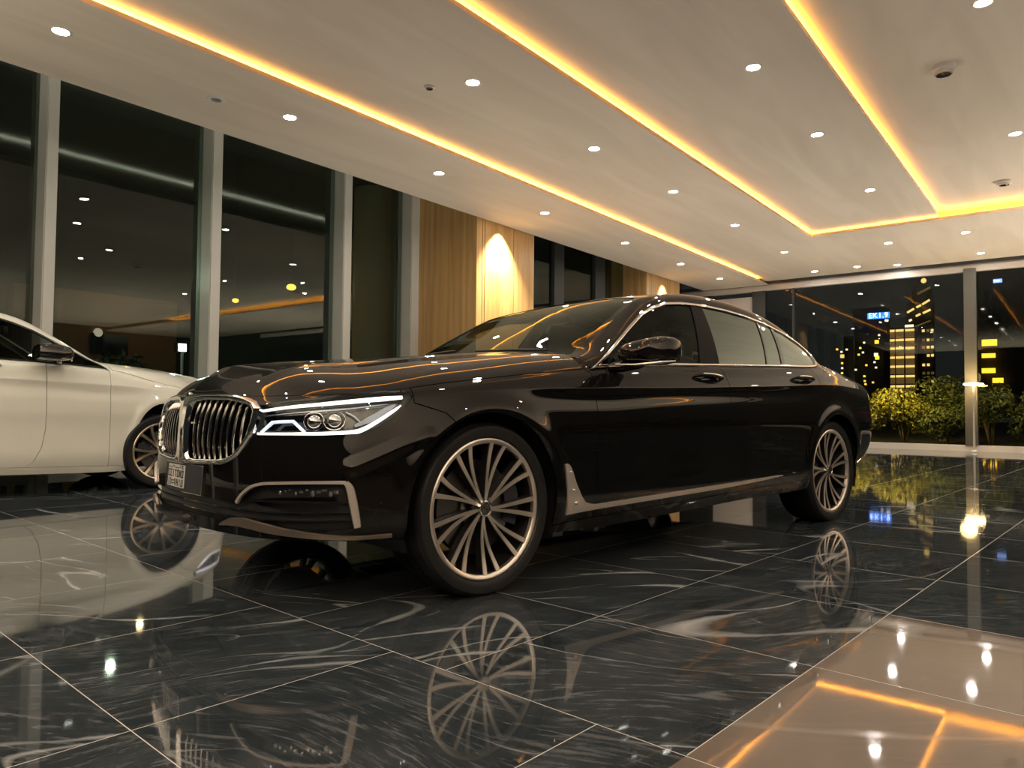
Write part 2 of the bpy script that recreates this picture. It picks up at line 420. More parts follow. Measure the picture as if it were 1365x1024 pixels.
TAIL = [(5.16,.775),(5.24,.80),(5.5,.815),(6.05,.82),(6.05,.755),(5.6,.725),(5.32,.70),(5.18,.735)]
DLO = [(.672,.966),(.80,1.040),(.93,1.120),(1.09,1.212),(1.255,1.300),(1.40,1.357),(1.54,1.396),(1.72,1.418),(1.95,1.428),(2.2,1.424),(2.45,1.407),(2.70,1.374),(2.93,1.323),(3.09,1.263),(3.16,1.215),(3.183,1.165),(3.165,1.115),(3.12,1.086),(3.02,1.076),(2.9,1.070),(2.6,1.0605),(2.2,1.044),(1.85,1.0295),(1.5,1.0145),(1.2,1.0025),(.9,.982)]
STICK = [(.42,.523),(.437,.524),(.455,.517),(.475,.492),(.505,.43),(.542,.372),(.575,.341),(.62,.329),(.66,.325),(1.72,.351),(2.3,.366),(2.62,.378),(2.3,.352),(1.72,.327),(.66,.301),(.442,.292)]
def u_side(x): return x+UOFF
UOFF = float(u_at_x(1.0))-1.0
def zsill(x): return np.interp(x, [.3, .652, 1.823, 2.65, 3.2], [.252, .262, .292, .315, .33])
GAP = .0022

def surf_uz(u, z, off=0.0):
    """point and outward normal on the body side at arc length u and height z"""
    i = np.interp(abs(u), U, np.arange(NS)); a = int(min(max(math.floor(i), 0), NS-2)); f = i-a
    col = TUB[a]*(1-f)+TUB[a+1]*f
    def at(col, z): return np.array([np.interp(z, col[:, 2], col[:, 0]), np.interp(z, col[:, 2], col[:, 1]), z])
    p = at(col, z); up = at(col, z+.012)-at(col, z-.012)
    a0, a1 = max(a-2, 0), min(a+3, NS-1); al = at(TUB[a1], z)-at(TUB[a0], z)
    n = np.cross(al, up); n /= np.linalg.norm(n)
    if np.dot(n[:2], p[:2]-np.array([1.7, 0])) < 0: n = -n
    if u < 0: p = p*[1, -1, 1]; n = n*[1, -1, 1]
    return p+n*off, n

def make_wheel(name, parent, x, sgn, front, R, rr, style, rot0):
    """wheel centred at (x, z=R); outer face towards sgn*y; the rim is the part, the rest its sub-parts"""
    wface = .905; y0 = sgn*wface
    F = lambda h: y0-sgn*h                                          # depth h inward from the outer face
    rim = MB()
    prof = [(rr*1.03, .000), (rr*1.035, .006), (rr*1.0, .010)]
    rim.lathe([(r, F(h)) for r, h in [(rr*.945, .020), (rr*.955, .006), (rr*.975, .001), (rr*1.01, -.001), (rr*1.03, .002), (rr*1.035, .010)]], 96, 'y', (x, 0, R), 1)
    rim.lathe([(r, F(h)) for r, h in [(rr*.945, .020), (rr*.925, .06), (rr*.90, .16), (rr*.93, .215), (rr*.99, .225)]], 96, 'y', (x, 0, R), 0)
    rim.lathe([(r, F(h)) for r, h in [(.001, .026), (.034, .026), (.046, .034), (.056, .055), (.060, .085), (.001, .09)]], 48, 'y', (x, 0, R), 0)
    def pt(r, a, h): return (x+r*math.sin(a)*1.0, F(h), R+r*math.cos(a))
    n_pair = 9 if style == 'pairs' else 6
    for k in range(n_pair):
        a = rot0+2*PI*k/n_pair
        for s in (-1, 1):
            st = np.linspace(0, 1, 9); L = []
            for t in st:
                r = .034+(rr*.965-.034)*t
                if style == 'pairs':
                    c = s*(.052+.082*t**1.0)*(1 if s > 0 else 1)+.10*(1-t)**2
                    wd = .0042+.0066*t**.8
                else:
                    c = s*(.06+.17*t); wd = .010+.004*t
                dep = .024-.020*t**1.5+.012*math.sin(PI*t)
                aa = a+c; px = np.array([math.sin(aa), math.cos(aa)]); tn = np.array([math.cos(aa), -math.sin(aa)])
                L.append((r*px, tn, wd, dep))
            for mi, (wk, d0, d1) in ((1, (1.0, 0, .004)), (0, (1.25, .004, .040))):
                vs = []
                for c0, tn, wd, dep in L:
                    for (ss, dd) in ((-1, d0), (1, d0), (1, d1), (-1, d1)):
                        q = c0+tn*ss*wd*(wk if dd > 0 else .92); vs.append((x+q[0], F(dep+dd), R+q[1]))
                fs = [(i*4+j, i*4+(j+1) % 4, (i+1)*4+(j+1) % 4, (i+1)*4+j) for i in range(len(L)-1) for j in range(4)]
                fs += [(0, 1, 2, 3), tuple((len(L)-1)*4+j for j in (3, 2, 1, 0))]
                rim.add(vs, fs, mi)
    face = machined if style == 'pairs' else alloy_bronze
    w = rim.build(name, [alloy_dark, face], parent, 35)
    # tyre
    T = [(rr*1.02, .012), (rr*1.05, -.004), (R*.90, -.012), (R*.955, -.010), (R*.985, .004), (R*.998, .022), (R, .05), (R, .19), (R*.998, .218), (R*.97, .24), (R*.90, .25), (rr*1.02, .235)]
    t = MB(); t.lathe([(r, F(h)) for r, h in T], 120, 'y', (x, 0, R))
    nb = 84                                                         # tread blocks with grooves between them
    for k in range(nb):
        a0, a1 = 2*PI*(k+.10)/nb, 2*PI*(k+.90)/nb
        for (h0, h1, sk) in ((.012, .060, 0), (.070, .115, .3), (.125, .170, .3), (.180, .228, 0)):
            vs = []
            for r in (R-.004, R+.0035):
                for (aa, hh) in ((a0, h0), (a1, h0), (a1+sk/nb, h1), (a0+sk/nb, h1)):
                    e = .006 if hh < .02 or hh > .22 else 0
                    vs.append((x+(r-e)*math.sin(aa), F(hh), R+(r-e)*math.cos(aa)))
            t.add(vs, [(0, 1, 2, 3), (7, 6, 5, 4), (0, 4, 5, 1), (1, 5, 6, 2), (2, 6, 7, 3), (3, 7, 4, 0)])
    t.build('tyre', rubber, w, 30)
    cp = MB(); cp.lathe([(r, F(h)) for r, h in [(.001, .010), (.026, .0105), (.0265, .012)]], 40, 'y', (x, 0, R), 1)
    cp.lathe([(r, F(h)) for r, h in [(.0265, .0125), (.0285, .008), (.033, .009), (.034, .024)]], 40, 'y', (x, 0, R), 0)
    for k in range(4):                                             # quartered roundel
        if k % 2: continue
        vs = [(x, F(.0085), R)]+[(x+.020*math.sin(a), F(.0085), R+.020*math.cos(a)) for a in np.linspace(k*PI/2, (k+1)*PI/2, 8)]
        cp.add(vs, [tuple(range(9))], 2)
    cp.build('hub_cap', [chrome, chrome_dark, gold], w, 40)
    lb = MB()
    for k in range(5):
        a = rot0+2*PI*(k+.5)/5; c0 = (x+.052*math.sin(a), 0, R+.052*math.cos(a))
        lb.lathe([(r, F(h)) for r, h in [(.001, .034), (.006, .034), (.008, .038), (.008, .06)]], 6, 'y', c0)
    lb.build('wheel_bolt', chrome_dark, w, 30)
    d = MB(); d.lathe([(r, F(h)) for r, h in [(.07, .085), (rr*.70, .085), (rr*.70, .115), (.07, .115)]], 72, 'y', (x, 0, R), close=True)
    d.lathe([(r, F(h)) for r, h in [(.001, .07), (.085, .07), (.09, .085)]], 40, 'y', (x, 0, R))
    d.build('brake_disc', disc_steel, w, 40)
    ca = MB(); am = PI*.5 if front else -PI*.5
    arcs = np.linspace(am-.42, am+.42, 10)
    for r0, r1, h0, h1 in ((rr*.55, rr*.80, .058, .135),):
        vs = []
        for a in arcs:
            for r, h in ((r0, h0+.008), (r1, h0), (r1, h1), (r0, h1)): vs.append((x+r*math.sin(a), F(h), R+r*math.cos(a)))
        ca.add(vs, [(i*4+j, i*4+(j+1) % 4, (i+1)*4+(j+1) % 4, (i+1)*4+j) for i in range(9) for j in range(4)]+[(0, 1, 2, 3), (39, 38, 37, 36)])
    ca.build('brake_caliper', caliper_m, w, 40)
    return w

def ribbon(path, wid, off, thick, n=40, fn=None):
    """raised strip lying along the body: path of (u, z), width, outward offset"""
    pts = cr(np.array(path, float), np.linspace(0, len(path)-1, n)) if len(path) > 2 else np.array([[path[0][0]+(path[1][0]-path[0][0])*t, path[0][1]+(path[1][1]-path[0][1])*t] for t in np.linspace(0, 1, n)])
    W = np.interp(np.linspace(0, 1, n), np.linspace(0, 1, len(wid)), wid) if hasattr(wid, '__len__') else np.full(n, wid)
    P = [surf_uz(u, z) for u, z in pts]; mb = MB(); vs = []
    for i in range(n):
        p, nn = P[i]; t = P[min(i+1, n-1)][0]-P[max(i-1, 0)][0]; t /= np.linalg.norm(t); s = np.cross(nn, t)
        for a, b in ((-.5, off), (-.4, off+thick), (.4, off+thick), (.5, off)): vs.append(p+s*a*W[i]+nn*b)
    fs = [(i*4+j, i*4+(j+1) % 4, (i+1)*4+(j+1) % 4, (i+1)*4+j) for i in range(n-1) for j in range(4)]+[(0, 1, 2, 3), tuple((n-1)*4+j for j in (3, 2, 1, 0))]
    return [tuple(v) for v in vs], fs
def both(vs, side, warp):
    v = warp(np.array(vs, float)); v[:, 1] *= (-1 if side == 'n' else 1); return v.tolist()

def build_car(root, paint, warp, R, rr, style, trim_kit, rots):
    ident = lambda A: A
    wp = warp or ident
    def gp(A, extra):
        cx = np.concatenate([A, extra], -1); return gridpatch(wp(A), cx)
    V10 = np.repeat(VF[None], NS, 0)
    tub = gp(TUB, np.stack([TUBU, V10], -1))                      # c: x, w, z, u, v
    hood = gp(HOOD, np.stack([HOODU, np.repeat(np.linspace(0, 1, HOOD.shape[1])[None], HOOD.shape[0], 0)], -1))
    trunk = gp(TRUNK, np.stack([TRUNK[..., 0]*0, TRUNK[..., 0]*0], -1))
    roof = gp(ROOF, np.stack([ROOFT, ROOFQ], -1))
    band = gp(BAND, np.zeros(BAND.shape[:2]+(2,)))
    side = gp(SIDE, np.zeros(SIDE.shape[:2]+(2,)))
    arch = lambda c: np.minimum(np.where(c[:, 2] > .36, np.hypot(c[:, 0]+.018, c[:, 2]-.36), np.abs(c[:, 0]+.018))-.392,
                                np.where(c[:, 2] > .36, np.hypot(c[:, 0]-3.20, c[:, 2]-.36), np.abs(c[:, 0]-3.20))-.392)
    inp = lambda poly, g=GAP: (lambda c: sd(poly, c[:, 3], c[:, 2])-g)
    outp = lambda poly, g=GAP: (lambda c: -sd(poly, c[:, 3], c[:, 2])-g)
    side_in = lambda poly, g=0.0: (lambda c: sd(poly, c[:, 0], c[:, 2])-g)
    side_out = lambda poly, g=0.0: (lambda c: -sd(poly, c[:, 0], c[:, 2])-g)
    sill_up = lambda c: np.where((c[:, 0] > .3) & (c[:, 0] < 2.95), c[:, 2]-zsill(c[:, 0])-GAP, 1)
    topgap = lambda c: 9.985-c[:, 4]
    # ---- body panels
    b0 = cut(tub, lambda c: 1.9-c[:, 3], inp(SEAM), arch)
    bump = cut(b0, outp(HEAD, .001), outp(GRILLE, 0), outp(INTAKE, 0), topgap)
    shell([bump], 'front_bumper', paint, root)
    shell([cut(tub, inp(FENDER), arch, topgap)], 'fender', paint, root, 'n'); shell([cut(tub, inp(FENDER), arch, topgap)], 'fender', paint, root, 'f')
    df, dr = cut(tub, inp(DOOR_F), lambda c: c[:, 2]-.2), cut(tub, inp(DOOR_R), arch)
    doors = {}
    wc = lambda c: np.interp(c[:, 2], [.25, .32, .42, .55, 1.1], [1.36, 1.27, 1.215, 1.19, 1.19])-c[:, 0]
    if not trim_kit:
        for s in 'nf': shell([cut(df, lambda c: wc(c)-GAP)], 'door_front_panel', paint, root, s)
        df = cut(df, lambda c: -wc(c)-GAP)
    for s in 'nf':
        doors['F'+s] = shell([df], 'front_door', paint, root, s); doors['R'+s] = shell([dr], 'rear_door', paint, root, s)
    sill = cut(tub, lambda c: zsill(c[:, 0])-GAP-c[:, 2], lambda c: c[:, 0]-.30, lambda c: 2.95-c[:, 0], arch)
    for s in 'nf': shell([sill], 'sill', paint, root, s)
    q0 = cut(tub, lambda c: c[:, 3]-4.0, outp(DOOR_R), arch, lambda c: np.where(c[:, 0] < 2.85, c[:, 2]-zsill(c[:, 0])-GAP, 1), outp(TAIL, .001))
    quarter = cut(q0, lambda c: 5.78-c[:, 3]-GAP, lambda c: np.where(c[:, 3] > 4.95, c[:, 2]-.64-GAP, 1))
    rbump = cut(q0, lambda c: c[:, 3]-4.95-GAP, lambda c: .64-GAP-c[:, 2])
    lid = cut(q0, lambda c: c[:, 3]-5.78-GAP, lambda c: c[:, 2]-.64-GAP)
    cpil = cut(side, side_out(DLO, -.002))
    for s in 'nf': shell([quarter, cut(cpil, lambda c: c[:, 0]-2.6)], 'rear_quarter', paint, root, s)
    shell([rbump], 'rear_bumper', paint, root); shell([lid, trunk], 'boot_lid', paint, root)
    hd = cut(hood, lambda c: np.minimum(c[:, 4]-.004, np.where(c[:, 3] < 1.2, 1, c[:, 4]-.006)), lambda c: U[iH][-1]-.012-c[:, 3])
    bul = lambda c: .007*np.exp(-((c[:, 1]-(.40+.09*np.clip(c[:, 0]+.7, 0, 1.3)))/.035)**2)*np.clip((c[:, 0]+.80)/.3, 0, 1)*np.clip((.55-c[:, 0])/.3, 0, 1)
    shell([hd], 'bonnet', paint, root, offf=bul, autonorm=True)
    # ---- roof, pillars and glass
    WS = [(.32, .055), (5.2, .055), (5.45, .11), (5.55, .2), (5.55, 1.2), (-.05, 1.2), (-.05, .4), (.05, .2), (.18, .09)]
    RWN = [(12.3, .12), (15.6, .10), (15.6, 1.2), (12.0, 1.2), (12.0, .22)]
    tq = lambda poly, g, s: (lambda c: s*sd(poly, c[:, 3]*.25, c[:, 4])-g)
    sc = lambda poly: [(a*.25, b) for a, b in poly]
    rf = cut(roof, tq(sc(WS), 0, -1), tq(sc(RWN), 0, -1))
    cp2 = cut(cpil, lambda c: 2.6-c[:, 0])
    shell([rf, band, cp2], 'roof', paint, root)
    shell([cut(roof, tq(sc(WS), .002, 1))], 'windscreen', shield_glass, root, off=-.003, thick=.004)
    shell([cut(roof, tq(sc(RWN), .002, 1))], 'rear_window', dark_glass, root, off=-.003, thick=.004)
    e1 = [(1.835, 1.45), (1.63, 1.02)]; e2 = [(1.945, 1.45), (1.835, 1.02)]
    e3 = [(2.615, 1.43), (2.40, 1.03)]; e4 = [(2.80, 1.41), (2.61, 1.03)]
    def ln(e, s, g=0.0):
        (x1, z1), (x0, z0) = e
        return lambda c: s*(c[:, 0]-(x0+(x1-x0)*(c[:, 2]-z0)/(z1-z0)))-g
    inner = cut(side, side_in(DLO, .017))
    ch = cut(side, side_in(DLO, .0), lambda c: .017-sd(DLO, c[:, 0], c[:, 2]))
    chf = lambda c: .002+.007*np.sqrt(np.clip(1-((sd(DLO, c[:, 0], c[:, 2])-.0085)/.0088)**2, 0, 1))
    for s in 'nf':
        shell([ch], 'window_chrome', chrome if trim_kit else gloss_black, root, s, offf=chf, autonorm=True)
        shell([cut(inner, ln(e1, -1, .001))], 'front_door_window', car_glass, root, s, off=-.004, thick=.004)
        shell([cut(inner, ln(e1, 1, .0), ln(e2, -1, 0))], 'pillar_trim', matte_black, root, s, off=.002)
        shell([cut(inner, ln(e2, 1, .002), ln(e3, -1, .010))], 'rear_door_window', dark_glass, root, s, off=-.004, thick=.004)
        shell([cut(inner, ln(e3, 1, -.010), ln(e3, -1, -.010)), cut(inner, ln(e4, 1, -.020), ln(e4, -1, -.020))], 'window_divider', gloss_black, root, s, off=.001)
        shell([cut(inner, ln(e3, 1, .010), ln(e4, -1, .020)), cut(inner, ln(e4, 1, .020))], 'quarter_window', dark_glass, root, s, off=-.004, thick=.004)
    # cowl trough below the windscreen
    k = 24; hq = HOOD[-1][np.linspace(0, HOOD.shape[1]-1, k).astype(int)]; rq = ROOF[0][np.linspace(0, n3-1, k).astype(int)]
    for nm in ('cowl',):
        m = MB()
        for s in 'nf':
            A = np.stack([hq+[-.012, 0, -.012], hq*.5+rq*.5+[0, 0, -.020], rq+[.05, 0, .004]], 0); A = wp(A.reshape(-1, 3)).reshape(A.shape); A[..., 1] *= -1 if s == 'n' else 1
            m.grid(A)
        m.build(nm, plastic, root, 60)
    for s in 'nf':                                                    # painted foot of the windscreen pillar
        m = MB(); A = np.stack([BAND[0]+[.02, 0, .008], BAND[0]+[-.004, .002, -.004], BAND[0]+[-.030, .004, -.022], BAND[0]+[-.060, .004, -.060]], 0)
        A = wp(A.reshape(-1, 3)).reshape(A.shape); A[..., 1] *= -1 if s == 'n' else 1
        m.grid(A); m.build('pillar_base', paint, root, 60)
    wi = MB()
    for s, (a, b) in (('n', (.10, .62)), ('f', (.62, .12))):
        pts = []
        for t in np.linspace(0, 1, 14):
            w = a+(b-a)*t; j = np.interp(w, ROOF[3, ::-1, 1], np.arange(n3)[::-1]); jj = int(round(j))
            row = 4 if s == 'n' else 10
            pts.append(ROOF[row, jj]+[-.012, 0, .022])
        wi.tube(both(pts, s, wp), .007, 6)
    wi.build('wiper', plastic, root, 40)
    # ---- under body, wheel housings
    m = MB()
    inn = cut(tub, arch, outp(INTAKE, -.05), outp(GRILLE, -.02), outp(HEAD, -.02), lambda c: 9.6-c[:, 4])
    ub = shell([inn], 'underbody', plastic, root, off=-.022, thick=0)
    m = MB()
    fp = [(-.52, .55), (-.46, .62), (-.42, .62), (.42, .62), (.45, .86), (2.7, .86), (2.75, .62), (3.7, .62), (3.95, .5)]
    top = [(x, -w, .27) for x, w in fp]+[(x, w, .235) for x, w in fp[::-1]]; bot = [(x, y, .235) for x, y, z in top]; nn = len(top)
    m.add(both(top, 'f', wp)+both(bot, 'f', wp), [tuple(range(nn)), tuple(range(2*nn-1, nn-1, -1))]+[(i, i+nn, (i+1) % nn+nn, (i+1) % nn) for i in range(nn)])
    m.build('floor_pan', plastic, root, 30)
    for ax in (0.0, 3.21):
        for s in (-1, 1):
            m = MB(); ang = np.linspace(-.35, PI+.35, 40); A = []
            for h in (.925, .60): A.append([(ax-.018 if ax < 1 else ax-.01) for _ in ang])
            rows = []
            for w in (.912, .58):
                rows.append(wp(np.array([((ax-.018 if ax < 1 else 3.20)+.405*math.cos(a), w, .36+.405*math.sin(a)) for a in ang])))
            A = np.stack(rows, 0); A[..., 1] *= s; m.grid(A)
            vs = wp(np.array([((ax-.018 if ax < 1 else 3.20)+.41*math.cos(a), .58, .36+.41*math.sin(a)) for a in ang])); vs[:, 1] *= s
            m.add(vs.tolist(), [tuple(range(len(ang)))])
            m.build('wheel_housing', plastic, root, 40)
    # ---- wheels
    cen = wp(np.array([[0, .9, .35], [3.21, .9, .35]]))
    for i, (cx, ft) in enumerate(((cen[0, 0], True), (cen[1, 0], False))):
        for s in (-1, 1):
            make_wheel('wheel', root, float(cx), s, ft, R, rr, style, rots[i] if s < 0 else rots[i]+.3)
    # ---- grille
    gfr = cut(tub, inp(GRILLE, 0), outp(KIDNEY, 0))
    def gof(c):
        h = np.minimum(sd(GRILLE, c[:, 3], c[:, 2]), -sd(KIDNEY, c[:, 3], c[:, 2]))
        h = np.where(c[:, 3] < .03, np.minimum(-sd(KIDNEY, c[:, 3], c[:, 2]), .03), h)
        return .003+.014*np.sqrt(np.clip(h/.014, 0, 1))
    gr = shell([gfr], 'grille', chrome, root, offf=gof, thick=.05, autonorm=True)
    shell([cut(tub, inp(GRILLE, .004))], 'grille_backing', plastic, gr, off=-.075, thick=0)
    K = np.array(KIDNEY)
    for s in 'nf':
        for u in np.arange(.088, .49, .0455):
            zz = np.linspace(.5, .82, 400); ins = sd(KIDNEY, np.full(400, u), zz) > .001
            z0, z1 = zz[ins].min(), zz[ins].max()
            vs = []
            L = np.linspace(z0-.004, z1+.004, 12)
            for i, z in enumerate(L):
                p, n_ = surf_uz(u, z, -.006-.012*abs(2*i/11-1)**3); t = np.cross(n_, [0, 0, 1.0]); t /= np.linalg.norm(t)
                for a, b in ((-.0062, .0), (-.003, .006), (.003, .006), (.0062, .0), (.0055, -.045), (-.0055, -.045)): vs.append(p+t*a+n_*b)
            fs, mi = [], []
            for i in range(11):
                for j in range(6): fs.append((i*6+j, i*6+(j+1) % 6, (i+1)*6+(j+1) % 6, (i+1)*6+j)); mi.append(0 if j < 3 else 1)
            fs += [(0, 1, 2, 3, 4, 5), (71, 70, 69, 68, 67, 66)]; mi += [1, 1]
            m = MB(); m.add(both(vs, s, wp), fs); m.m = mi; m.build('grille_slat', [chrome_dark, gloss_black], gr, 50)
    # ---- number plate
    p0, n0 = surf_uz(0.0, .468); sl = .10
    def pl(y, z, d):
        p_ = surf_uz(abs(y), .468)[0]; return wp(np.array([[p_[0]-d+.06*(z-.468), y, z]]))[0]
    def plate_box(y0, y1, z0, z1, d0, d1):
        n = max(1, int(abs(y1-y0)/.03)); vs, fs = [], []
        for y in np.linspace(y0, y1, n+1): vs += [pl(y, z0, d0), pl(y, z1, d0), pl(y, z1, d1), pl(y, z0, d1)]
        for i in range(n):
            for j in range(4): fs.append((i*4+j, i*4+(j+1) % 4, (i+1)*4+(j+1) % 4, (i+1)*4+j))
        return vs, fs+[(3, 2, 1, 0), (n*4, n*4+1, n*4+2, n*4+3)]
    if trim_kit:
        m = MB(); m.add(*plate_box(-.215, .215, .412, .526, -.012, .006)); np_ = m.build('number_plate', plate_slate, root, 30)
        m = MB()
        for a in ((-.217, .217, .410, .4125), (-.217, .217, .5255, .528), (-.2175, -.2145, .410, .528), (.2145, .2175, .410, .528)): m.add(*plate_box(*a, -.012, .008))
        m.build('plate_frame', chrome_dark, np_, 30)
        # pale printed block on the viewer's left of the plate (y > 0 lies on the far side)
        ya, yb = .180, -.035
        m = MB(); m.add(*plate_box(yb, ya, .425, .519, .005, .0072)); m.build('plate_print', plate_white, np_, 30)
        m = MB(); G = {'C': '111100100100111', 'E': '111100110100111', 'I': '010010010010010', 'T': '111010010010010', 'O': '111101101101111', 'N': '101111111111101', 'D': '110101101101110', 'V': '101101101101010', 'U': '101101101101111', 'H': '101101111101101', '.': '000000000101101', '-': '000111000111000', '1': '010110010010111'}
        for txt, z1, z0 in (('..-..-1', .517, .502), ('CEITON0'.replace('0', 'O'), .497, .465), ('ID-VHIU', .459, .429)):
            cw = (ya-yb-.012)/len(txt)
            for i, chh in enumerate(txt):
                for r_ in range(5):
                    for c_ in range(3):
                        if G[chh][r_*3+c_] == '1':
                            y1 = ya-.006-cw*i-cw*.78*c_/3; y0 = y1-cw*.78/3
                            zt_ = z1-(z1-z0)*r_/5; m.add(*plate_box(y0, y1, zt_-(z1-z0)/5, zt_, .0073, .0078))
        m.build('plate_lettering', ink, np_, 0)
        # small badge in the grille and one on the bonnet lip
        m = MB(); bp, bn = surf_uz(.085, .700, .004)
        for i in range(3): m.box((bp[0]-.004, -bp[1]+.016*(i-1)-.02, bp[2]-.002), (.004, .012, .007))
        m.build('grille_badge', chrome, gr, 30)
    # ---- lower front: intakes, bars, fog lamps, frames, blade
    it = shell([cut(tub, inp(INTAKE, -.004))], 'air_intake', plastic, root, off=-.045, thick=0)
    m = MB()
    for s in 'nf':
        for z, u0, u1 in ((.352, 0, .955), (.380, 0, .96), (.418, .53, .955)):
            v_, f_ = ribbon([(u0, z), ((u0+u1)/2, z+.006*(u0 > 0)), (u1, z+.004)], .008, -.022, .014, 40); m.add(both(v_, s, wp), f_)
    m.build('intake_bar', gloss_black, it, 40)
    for s in 'nf':
        fg = shell([cut(tub, inp([(.60, .470), (.66, .478), (.80, .482), (.918, .482), (.926, .442), (.80, .436), (.68, .440)], 0))], 'fog_lamp', plastic, root, s, off=-.030, thick=0)
        shell([cut(tub, inp([(.62, .468), (.66, .476), (.80, .480), (.915, .480), (.922, .444), (.80, .438), (.68, .442)], 0))], 'fog_lens', lens_glass, fg, s, off=-.012, thick=.012)
        m = MB()
        for i, u in enumerate(np.linspace(.675, .90, 11)):
            k_ = .6+.4*i/10; p, n_ = surf_uz(u, .459+.007*((i*7) % 3-1), -.022-.004*(i % 2)); mm = MB(); mm.ball(p, (.012*k_, .013*k_, (.016-.004*(i % 3))*k_), 5+i % 3, 3); m.add(both(mm.v, s, wp), mm.f)
        m.build('fog_reflector', chrome, fg, 5)
    if trim_kit:
        for s in 'nf':
            m = MB()
            v_, f_ = ribbon([(.474, .407), (.505, .438), (.55, .466), (.60, .482), (.68, .489), (.80, .4945), (.90, .496), (.935, .495)], [.016, .015, .014, .012, .011, .011, .012, .014], .001, .010, 50); m.add(both(v_, s, wp), f_)
            v_, f_ = ribbon([(.935, .496), (.950, .472), (.962, .42), (.974, .36), (.979, .334)], [.018, .030, .032, .030, .026], .001, .011, 30); m.add(both(v_, s, wp), f_)
            m.build('intake_trim', satin, root, 40)
            m = MB()
            v_, f_ = ribbon([(.37, .315), (.43, .330), (.52, .334), (.62, .325), (.75, .311), (.93, .297), (1.02, .296), (1.11, .298)], [.008, .030, .038, .036, .026, .016, .014, .014], .002, .010, 60); m.add(both(v_, s, wp), f_)
            m.build('lip_trim', satin_bronze, root, 40)
            shell([cut(tub, side_in(STICK, 0), lambda c: 2.2-np.abs(c[:, 3]-2.9))], 'side_trim', satin, root, s, off=.006, thick=.010)
            m = MB(); vv = []
            for (x, z, r_) in ((.457, .485, .007), (.478, .405, .006), (.505, .345, .011)):
                p, n_ = surf_uz(u_side(x), z, .010); mm = MB(); mm.ball(p, (r_, .006, r_*.8), 10, 6); m.add(both(mm.v, s, wp), mm.f)
            m.build('trim_stud', chrome, root, 40)
    # ---- head lamps
    for s in 'nf':
        hl = shell([cut(tub, inp(HEAD, .001))], 'headlight', gloss_black, root, s, off=-.050, thick=0)
        shell([cut(tub, inp(HEAD, .0015))], 'headlight_lens', lens_glass, hl, s, off=0, thick=.006)
        m = MB()
        v_, f_ = ribbon([(.540, .752), (.68, .768), (.83, .782), (.97, .797), (1.08, .807), (1.16, .812)], [.008, .010, .012, .016, .018, .012], -.016, .008, 50); m.add(both(v_, s, wp), f_)
        m.build('brow_light', drl, hl, 40)
        m = MB()
        v_, f_ = ribbon([(.542, .6665), (.70, .669), (.85, .672), (.955, .677), (1.0, .688), (1.06, .720), (1.12, .758), (1.15, .778)], [.009, .010, .013, .017, .016, .014, .012, .005], -.016, .008, 70); m.add(both(v_, s, wp), f_)
        m.build('daytime_light', drl, hl, 40)
        m = MB()
        v_, f_ = ribbon([(.552, .672), (.60, .706), (.615, .712), (.70, .716), (.715, .712), (.765, .676)], [.010, .013, .012, .012, .012, .012], -.022, .008, 40); m.add(both(v_, s, wp), f_)
        m.build('inner_light', drl_dim, hl, 40)
        m = MB(); m2 = MB(); m3 = MB()
        for u, z in ((.800, .716), (.885, .720)):
            p, n_ = surf_uz(u, z, -.030); mm = MB(); mm.ball(p, (.030, .032, .030), 20, 12); m2.add(both(mm.v, s, wp), mm.f)
            t = np.cross(n_, [0, 0, 1.0]); t /= np.linalg.norm(t); up = np.cross(t, n_); ringp = []
            for kk in range(25):
                a = 2*PI*kk/24; ringp.append(p+n_*.014+(t*math.cos(a)*1.15+up*math.sin(a))*.034)
            mm = MB(); mm.tube(ringp, .0022, 6, caps=False); m3.add(both(mm.v, s, wp), mm.f)
        m2.build('projector', chrome_dark, hl, 40); m3.build('projector_ring', chrome_dark, hl, 40)
        m = MB()
        v_, f_ = ribbon([(.965, .700), (1.03, .727), (1.09, .760), (1.13, .782)], [.012, .030, .026, .010], -.040, .020, 20); m.add(both(v_, s, wp), f_)
        v_, f_ = ribbon([(.93, .752), (.965, .735), (.99, .712)], [.006, .008, .006], -.030, .012, 14); m.add(both(v_, s, wp), f_)
        v_, f_ = ribbon([(.55, .735), (.75, .752), (.93, .765), (1.10, .786)], [.004, .005, .006, .004], -.030, .01, 30); m.add(both(v_, s, wp), f_)
        m.build('lamp_reflector', lamp_steel, hl, 40)
        tl = shell([cut(tub, inp(TAIL, .001))], 'tail_light', tail_red, root, s, off=-.002, thick=.02)
        m = MB(); v_, f_ = ribbon([(5.2, .765), (5.5, .775), (5.95, .785)], .010, .0, .004, 30); m.add(both(v_, s, wp), f_); m.build('tail_trim', chrome_dark, tl, 40)
        # door handles
        for key, x0, x1, z0, z1 in (('F', 1.50, 1.755, .957, .946), ('R', 2.62, 2.88, .983, .978)):
            m = MB(); pts = []
            for t in np.linspace(0, 1, 14):
                p, n_ = surf_uz(u_side(x0+(x1-x0)*t), z0+(z1-z0)*t, .004+.030*math.sin(PI*min(max(t, .0), 1))**.45); pts.append(p)
            mm = MB(); mm.tube(pts, [.006]+[.0125]*12+[.006], 10); m.add(both(mm.v, s, wp), mm.f)
            dh = m.build('door_handle', paint, doors[key+s], 50)
            m = MB(); pc, n_ = surf_uz(u_side((x0+x1)/2+.01), (z0+z1)/2-.016, .001)
            mm = MB(); mm.ball(pc, (.085, .008, .030), 20, 8); m.add(both(mm.v, s, wp), mm.f); m.build('handle_cup', gloss_black, doors[key+s], 50)
            m = MB(); pts2 = [np.array(q)+[0, .0075, .008] for q in pts[2:-2]]; mm = MB(); mm.tube(pts2, .004, 6); m.add(both(mm.v, s, wp), mm.f); m.build('handle_chrome', chrome, doors[key+s], 50)
